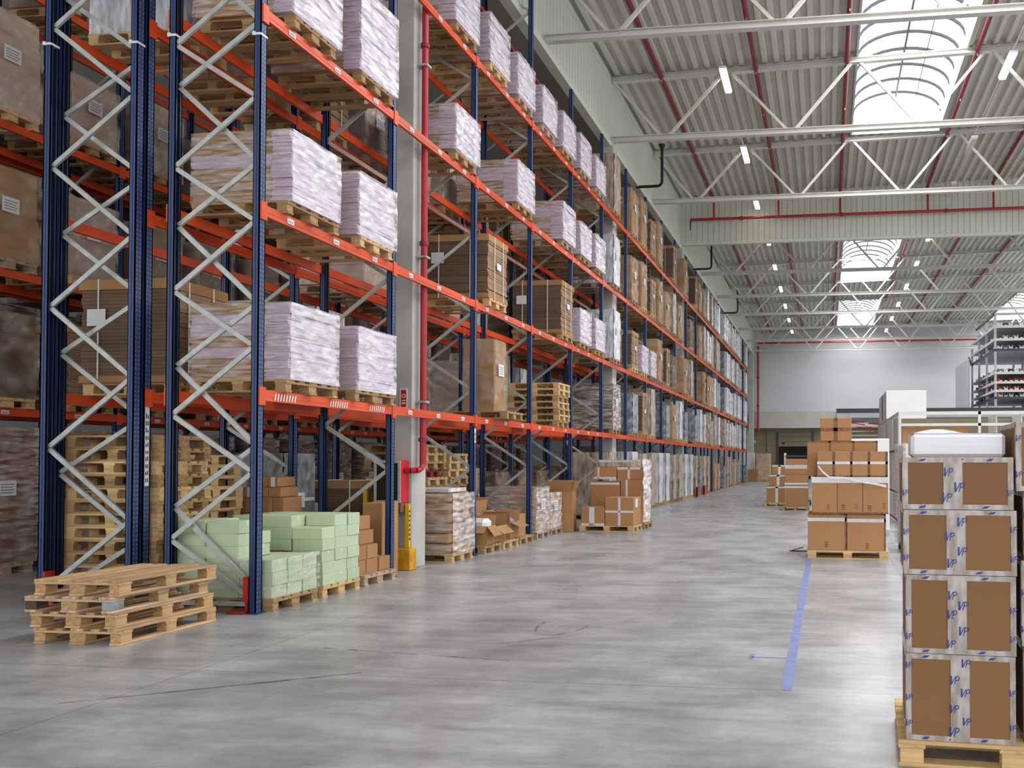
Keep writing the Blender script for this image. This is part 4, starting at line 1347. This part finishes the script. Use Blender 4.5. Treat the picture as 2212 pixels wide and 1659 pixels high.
carton('brown_carton', 'topmost carton of the middle stack with a dark tape cross', -.1, .44, 14.68, 15.05, Z[3], Z[4], mat_carton, [dk('-y', 'v', .49, .07), dk('-y', 'h', .5, .06)], 0, GM)
ls = thing('loose_tape', 'loose white tape sagging across the second layer of the middle stack', 'tape', (-.14, 14.13, 1.3))
pts = [(0, .02, .27), (.09, .0, .16), (.2, -.005, .07), (.34, .0, .07), (.5, .0, .06), (.7, .0, .01), (.95, .0, -.03), (1.13, .0, -.07)]
m_ = MB()
for a_, b_ in zip(pts, pts[1:]):
    m_.quad([(a_[0], a_[1], a_[2] - .02), (b_[0], b_[1], b_[2] - .02), (b_[0], b_[1] + .004, b_[2] + .02), (a_[0], a_[1] + .004, a_[2] + .02)])
m_.build('tape_strip', mat_tape_white, ls)
# printed marks at the carton feet
for (x, z, w_) in ((.0, .2, .05), (.03, .83, .05), (.28, .83, .07), (.5, .85, .05), (.72, .82, .07), (.95, .86, .05), (.68, .18, .05)):
    host = [o for o in bpy.data.objects if o.name.startswith('brown_carton') and o.get('group') == GM and abs(o.location.x - x) < .33 and o.location.z - .01 < z < o.location.z + .3 and o.location.y < 14.65]
    if not host: continue
    host = min(host, key=lambda o: abs(o.location.x - x))
    hy = -host.dimensions.y / 2
    m_ = MB()
    for j in range(3):
        m_.box(x - host.location.x - w_ / 2, x - host.location.x + w_ / 2, hy - .002, hy, z - host.location.z + j * .035, z - host.location.z + j * .035 + .018)
    m_.build('printed_symbol', mat_tape_dark, host)
tag(MB().box(-.25, .1, -.06, .06, .0, .012).bar((-.2, 0, .02), (.0, .02, .07), .06, .01).build('crumpled_sheet', mat_black, loc=(-.42, 15.35, 0)), 'crumpled black sheet on the floor beside the middle stack', 'sheet')
wb = thing('white_carton', 'plain white box standing behind the middle carton stack', 'box', (1.05, 19.3, 0))
MB().box(-.5, .35, -.3, .3, .1, 2.15).build('body', mat_white, wb, bevel=.01)
MB().box(-.5, .35, -.3, .3, 0, .1).build('base', mat_greywhite, wb)

# --- low stacks further back
for k, (x, y) in enumerate(((-1.02, 28.2), (-1.78, 30.6))):
    PAL[k].place((x, y, 0), 0, 'pallet under the %s of two carton stacks beyond the middle stack' % ['front', 'rear'][k], None, 'pallet', (.75, 1, 1))
GR_ = 'cartons of the two stacks beyond the middle stack'
for k, (z0, z1, nm) in enumerate(((.144, .85, 'bottom'), (.855, 1.2, 'second'), (1.205, 1.45, 'third'), (1.455, 1.72, 'top'))):
    carton('brown_carton', '%s carton of the front stack beyond the middle stack' % nm, -1.4 + .02 * k, -.6, 27.85, 28.6, z0, z1, mat_carton, [wt('-y', .9 if k % 2 == 0 else .1, .06)], 0, GR_)
for k, (z0, z1, nm) in enumerate(((.144, .75, 'bottom'), (.755, 1.15, 'middle'), (1.155, 1.5, 'top'))):
    carton('brown_carton', '%s carton of the rear stack beyond the middle stack' % nm, -2.15 + .1 * k, -1.42, 30.3, 31.0, z0, z1, mat_carton, [('-y', 'v', .5, .1, mat_tape_white, 'white_tape'), wt('-y', .9, .05)], 0, GR_)
rc = thing('steel_frame_cart', 'grey tube-framed cart behind the far carton stacks', 'cart', (-1.05, 31.8, 0))
for x in (-.5, .5):
    for y in (-.35, .35): MB().tube((x, y, .12), (x, y, 1.95), .03, 8).build('post', mat_offwhite, rc)
MB().box(-.52, .52, -.37, .37, .12, .17).box(-.52, .52, -.37, .37, 1.8, 1.86).build('shelf', mat_mez_dark, rc)
for x in (-.45, .45):
    for y in (-.3, .3): MB().tube((x - .02, y, .06), (x + .02, y, .06), .06, 12).build('wheel', mat_black, rc)

# ------------------------------------------------------------------ taped cartons on the nearest pallet
FG0 = Vector((.383, 4.63, 0)); FGA = R(-3.2)
FGM = Matrix.Translation(FG0) @ Matrix.Rotation(FGA, 4, 'Z')


def fg(x, y, z=0): return FGM @ Vector((x, y, z))


fgpal = Proto(pallet(mat_wood_new, True, 8))
fgpal.place(fg(.6, .4), FGA, 'fresh wooden pallet under the tape-covered cartons nearest the camera', None, 'pallet')


def strokes(mb, u, v, s, lean, y):
    """One printed mark of the tape: a slanted V and a looped stroke."""
    def st(a, b, w):
        a = Vector((u + (a[0] + lean * a[1]) * s, 0, v + a[1] * s)); b = Vector((u + (b[0] + lean * b[1]) * s, 0, v + b[1] * s))
        d = (b - a).normalized(); n = Vector((-d.z, 0, d.x)) * w * s / 2
        mb.quad([(p.x, y, p.z) for p in (a - n, b - n, b + n, a + n)])
    st((-.5, .5), (-.25, -.5), .2); st((-.25, -.5), (.02, .45), .1)
    st((.12, -.5), (.12, .4), .1)
    lp = [(.12, .4), (.36, .42), (.5, .22), (.42, .02), (.12, -.05)]
    for a, b in zip(lp, lp[1:]): st(a, b, .11)


def taped_carton(label, x0, x1, y0, y1, z0, z1, dv, seed, group, mat=None, side=True):
    """Deep brown carton with clear printed tape round every edge and a broad strip down the middle."""
    r = random.Random(seed)
    hx, hy, h = (x1 - x0) / 2, (y1 - y0) / 2, z1 - z0
    o = MB().box(-hx, hx, -hy, hy, 0, h).build('taped_carton', mat or mat_carton_fg, None, fg((x0 + x1) / 2, (y0 + y1) / 2, z0), bevel=.004)
    o.rotation_euler = (0, 0, FGA)
    tag(o, label, 'carton', group)
    e, w = .003, .027
    t = MB()
    t.box(-hx, -hx + w, -hy - e, -hy, 0, h).box(hx - w, hx, -hy - e, -hy, 0, h).box(-hx + w, hx - w, -hy - e, -hy, 0, w).box(-hx + w, hx - w, -hy - e, -hy, h - w, h)
    t.box(-hx - e, -hx, -hy, -hy + w, 0, h).box(hx, hx + e, -hy, -hy + w, 0, h).box(-hx - e, -hx, -hy, hy, h - w, h).box(-hx - e, -hx, -hy, hy, 0, w)
    t.box(-hx, hx, -hy, -hy + w, h, h + e * .3)
    t.build('edge_tape', mat_tape_clear, o)
    c = -hx + 2 * hx * dv
    MB().box(c - .05, c + .046, -hy - e * 2, -hy - e, .001, h - .001).box(c - .044, c + .05, -hy - e * .9, -hy, .001, h - .001).build('middle_tape', mat_tape_clear, o)
    p = MB()
    k = 0; v = .06
    while v < h - .04:
        strokes(p, c + (.028 if k % 2 else -.028) + r.uniform(-.006, .006), v + r.uniform(-.01, .01), .048 + r.uniform(-.006, .006), .25, -hy - e * 2.3)
        v += r.uniform(.05, .095); k += 1
    for z in (w / 2, h - w / 2):
        u = -hx + .08
        while u < hx - .06:
            a = (u, z - .008); b = (u + .045, z + .008)
            p.quad([(a[0], -hy - e * 1.3, a[1]), (a[0] + .03, -hy - e * 1.3, a[1] + .002), (b[0], -hy - e * 1.3, b[1]), (b[0] - .03, -hy - e * 1.3, b[1] - .003)])
            u += r.uniform(.13, .2)
    for sx in (-1, 1):
        z = .09
        while z < h - .06:
            u = sx * (hx - w / 2)
            strokes(p, u, z, .034, .25, -hy - e * 1.3); z += r.uniform(.12, .2)
    p.build('tape_lettering', mat_blueink, o)
    return o


FGX = .035
G1 = 'tape-covered cartons of the nearest stack'
mat_fg2 = M('carton_brown_darker', '#7b5738', rough=0.75, var=0.07, scale=1.2)
zs = [.144, .612, 1.038, 1.39, 1.675]
for k, nm in enumerate(('bottom', 'second lowest', 'third lowest', 'topmost')):
    taped_carton('%s tape-covered carton of the front stack on the nearest pallet' % nm, FGX + (.01, .012, .0, -.004)[k], FGX + (.575, .58, .585, .57)[k], .02, .62, zs[k], zs[k + 1] - .004, (.5, .47, .47, .46)[k], 200 + k, G1, (mat_carton_fg, mat_carton_fg, mat_carton_fg, mat_fg2)[k])
zt = [.144, .66, 1.12, 1.49, 1.865]
for k, nm in enumerate(('bottom', 'second lowest', 'third lowest', 'topmost')):
    taped_carton('%s tape-covered carton at the right end of the nearest pallet' % nm, (.665, .655, .668, .63)[k], 1.17, .07, .66, zt[k], zt[k + 1] - .004, .5, 300 + k, 'tape-covered cartons at the right end of the nearest pallet')
tb = thing('plastic_tub', 'white plastic-wrapped flat bundle on top of the taped cartons', 'bundle', fg(.34, .36, 1.672), FGA)
MB().box(-.26, .25, -.2, .2, 0, .135).build('body', mat_white_plastic, tb, bevel=.02)
m_ = MB(); n = 8
for i in range(n):
    for j in range(n):
        f = lambda a, b: (-.255 + .49 * a / n, -.19 + .38 * b / n, .136 + .03 * math.sin(math.pi * min(1, a / n * 1.6)) * math.sin(math.pi * b / n) * (a / n < .62))
        m_.quad([f(i, j), f(i + 1, j), f(i + 1, j + 1), f(i, j + 1)])
m_.build('film_cover', mat_white_plastic, tb, smooth=True)
# ------------------------------------------------------------------ white display shelving, right of the middle stack
wx0, wy0, wtop = 1.86, 22.0, 2.93
ws = thing('display_shelf', 'tall white shelf unit with bare dividers behind the nearest cartons', 'shelf unit', (wx0, wy0, 0))
LX, LY = 6.0, 8.6
for x in (0, 2.0, 4.0, LX):
    for y in (0, LY):
        MB().box(x, x + .07, y, y + .07, 0, wtop).build('post', mat_offwhite, ws)
for y in (0, LY): MB().box(.07, LX, y, y + .05, wtop - .09, wtop - .005).build('top_rail', mat_offwhite, ws)
MB().box(.07, LX, .0, .05, 2.55, 2.62).build('front_rail', mat_offwhite, ws)
for x in (.0, LX): MB().box(x, x + .05, .07, LY, wtop - .09, wtop).build('side_rail', mat_offwhite, ws)
for z in (.35, 1.3, 2.0): MB().box(.07, LX, .05, 1.2, z, z + .05).build('shelf_board', mat_offwhite, ws)
for k in range(9):
    x = .6 + k * .62
    MB().box(x, x + .03, .1, 1.15, 2.055, 2.83).build('divider', mat_offwhite, ws)
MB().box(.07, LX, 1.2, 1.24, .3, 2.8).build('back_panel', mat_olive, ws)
for k, (z0, z1) in enumerate(((.12, .75), (.85, 1.85), (1.95, 2.8))):
    for j in range(5):
        MB().box(-.012 - .006 * (j % 2), .012, .12 + j * 1.7, .12 + j * 1.7 + 1.6, z0, z1).build('side_panel', mat_white if (j + k) % 2 else mat_offwhite, ws)
    MB().box(-.02, .014, .1, LY, z0 - .06, z0 - .01).build('side_strip', mat_mez_dark, ws)
for x in (.1, 2.1, 4.1): MB().tube((x - .03, .02, .08), (x + .03, .02, .08), .08, 12).build('wheel', mat_black, ws)
carton('long_carton', 'long brown carton lying on the top shelf of the white unit', 1.95, 3.62, 22.12, 22.6, 2.06, 2.6, mat_carton)
for o in [bpy.data.objects[k] for k in bpy.data.objects.keys() if k.startswith('divider')]:
    if o.location.x == 0 and o.parent == ws and o.data.vertices[0].co.x < 1.95: bpy.data.objects.remove(o)
bx = thing('white_box', 'big plain white box standing on top of the white shelf unit', 'box', (1.82, 25.9, wtop + .005))
MB().box(0, 1.2, 0, 3.4, 0, .86).build('body', mat_white, bx, bevel=.01)
MB().box(-.004, 0, .3, .34, .02, .84).box(-.004, 0, 1.5, 1.9, .02, .84).build('panel_gap', mat_mez_dark, bx)
fw = thing('panel_trolley', 'film-wrapped white panel trolley standing behind the tape-covered cartons', 'trolley', (1.3, 15.2, 0), R(4))
MB().box(.1, .3, 0, .9, .15, 1.95).build('panel', mat_white, fw, bevel=.01)
film_shell(.14, .47, .12, 1.97, 5, .03, .05).build('stretch_film', [mat_film, mat_film_front], fw)
fw.children[1].location = (.2, .45, 0)
for y in (.1, .75): MB().tube((.1, y, .075), (.3, y, .075), .075, 14).build('wheel', mat_black, fw)

# ------------------------------------------------------------------ platform with steel shelving at the back right
pf = thing('platform', 'steel platform with dark edge carrying the tall shelving at the back', 'platform', (.6, 50, 0))
MB().box(0, 18, 0, 12, 4.45, 4.6).build('platform_deck', mat_mez, pf)
MB().box(0, 18, -.06, 0, 4.5, 4.75).build('edge_beam', mat_mez_dark, pf)
MB().box(0, 18, -.05, 0, 4.2, 4.48).build('fascia', mat_mez, pf)
for x in (.05, 4.5, 9, 13.5):
    for y in (.1, 6, 11.8):
        MB().box(x, x + .14, y, y + .14, 0, 4.44).build('post', mat_mez, pf)
for z in (2.9, 3.15, 3.4, 3.65): MB().box(.2, 4.4, .8, .84, z, z + .06).build('cross_rail', mat_offwhite if z < 3.5 else mat_mez, pf)
for k, (x, z, l) in enumerate(((.5, 3.95, 1.2), (1.9, 3.85, 1.5), (1.2, 3.6, .9), (2.2, 3.35, 1.3))):
    tag(MB().box(0, l, 0, .25, 0, .09).bar((0, .1, .05), (l, .1, -.15), .06, .06).build('red_conveyor_rail', mat_red_pipe, loc=(.6 + x, 50.5, z)), '%s red rail hanging below the platform edge, counted from the top' % ORD[k], 'rail', 'red rails below the platform')
sh = thing('steel_shelving', 'tall grey steel shelving full of parts on the platform', 'shelving', (9.75, 50.2, 4.76))
SX, SY, SZ = 8.0, 7.8, 5.45
for x in (0, 2.7, 5.4, SX):
    for y in (0, 2.6, 5.2, SY):
        MB().box(x, x + .12, y, y + .12, 0, SZ - (1.0 if y > 5.3 else 0)).build('post', mat_mez, sh)
levz = [.55, .95, 1.45, 2.0, 3.35, 3.95, 4.7]
for z in levz:
    d_ = z in (.55, 3.35)
    MB().box(0, SX, 0, SY, z, z + .05).build('shelf_board', mat_mez, sh)
    MB().box(0, SX, -.03, 0, z - .06, z + .08).box(-.03, 0, 0, SY, z - .06, z + .08).build('shelf_edge', mat_mez_dark if d_ else mat_offwhite, sh)
MB().bar((0, 0, SZ), (0, SY * .75, SZ), .1, .14).build('top_rail', mat_mez_dark, sh)
MB().bar((0, 0, SZ), (SX, 0, SZ), .1, .14).build('top_rail', mat_mez, sh)
MB().box(-.9, -.84, 3.5, SY + 1, 0, 3.3).build('side_panel', mat_curb, sh)
MB().bar((-.87, 3.5, 3.35), (0, SY, 3.35), .08, .1).build('side_rail', mat_mez_dark, sh)
binp = {}
bcol = {'white': mat_white, 'red': mat_red_bright, 'grey': mat_greywrap, 'dark': mat_mez_dark}
tint = ['white', 'grey', 'white', 'dark']
for li, z in enumerate(levz):
    for k in range(14):
        x = .25 + k * .3 if k < 6 else .15
        y = .12 if k < 6 else .7 + (k - 6) * .85
        c_ = 'red' if li in (1, 2) and k % 2 == 0 else tint[(li * 3 + k) % 4]
        if c_ not in binp:
            t = bpy.data.objects.new('storage_bin', None); COL.objects.link(t)
            MB().box(0, .22, 0, .4, 0, .02).box(0, .02, 0, .4, .02, .24).box(.2, .22, 0, .4, .02, .24).box(.02, .2, .38, .4, .02, .24).box(.02, .2, 0, .02, .02, .12).build('bin_body', bcol[c_], t)
            MB().box(.05, .17, -.006, 0, .03, .09).build('bin_label', mat_label, t)
            binp[c_] = Proto(t)
        binp[c_].place((9.75 + x, 50.2 + y, 4.76 + z + .055), 0, 'small %s bin on the tall steel shelving of the platform' % c_, '%s bins on the tall steel shelving' % c_, 'bin')
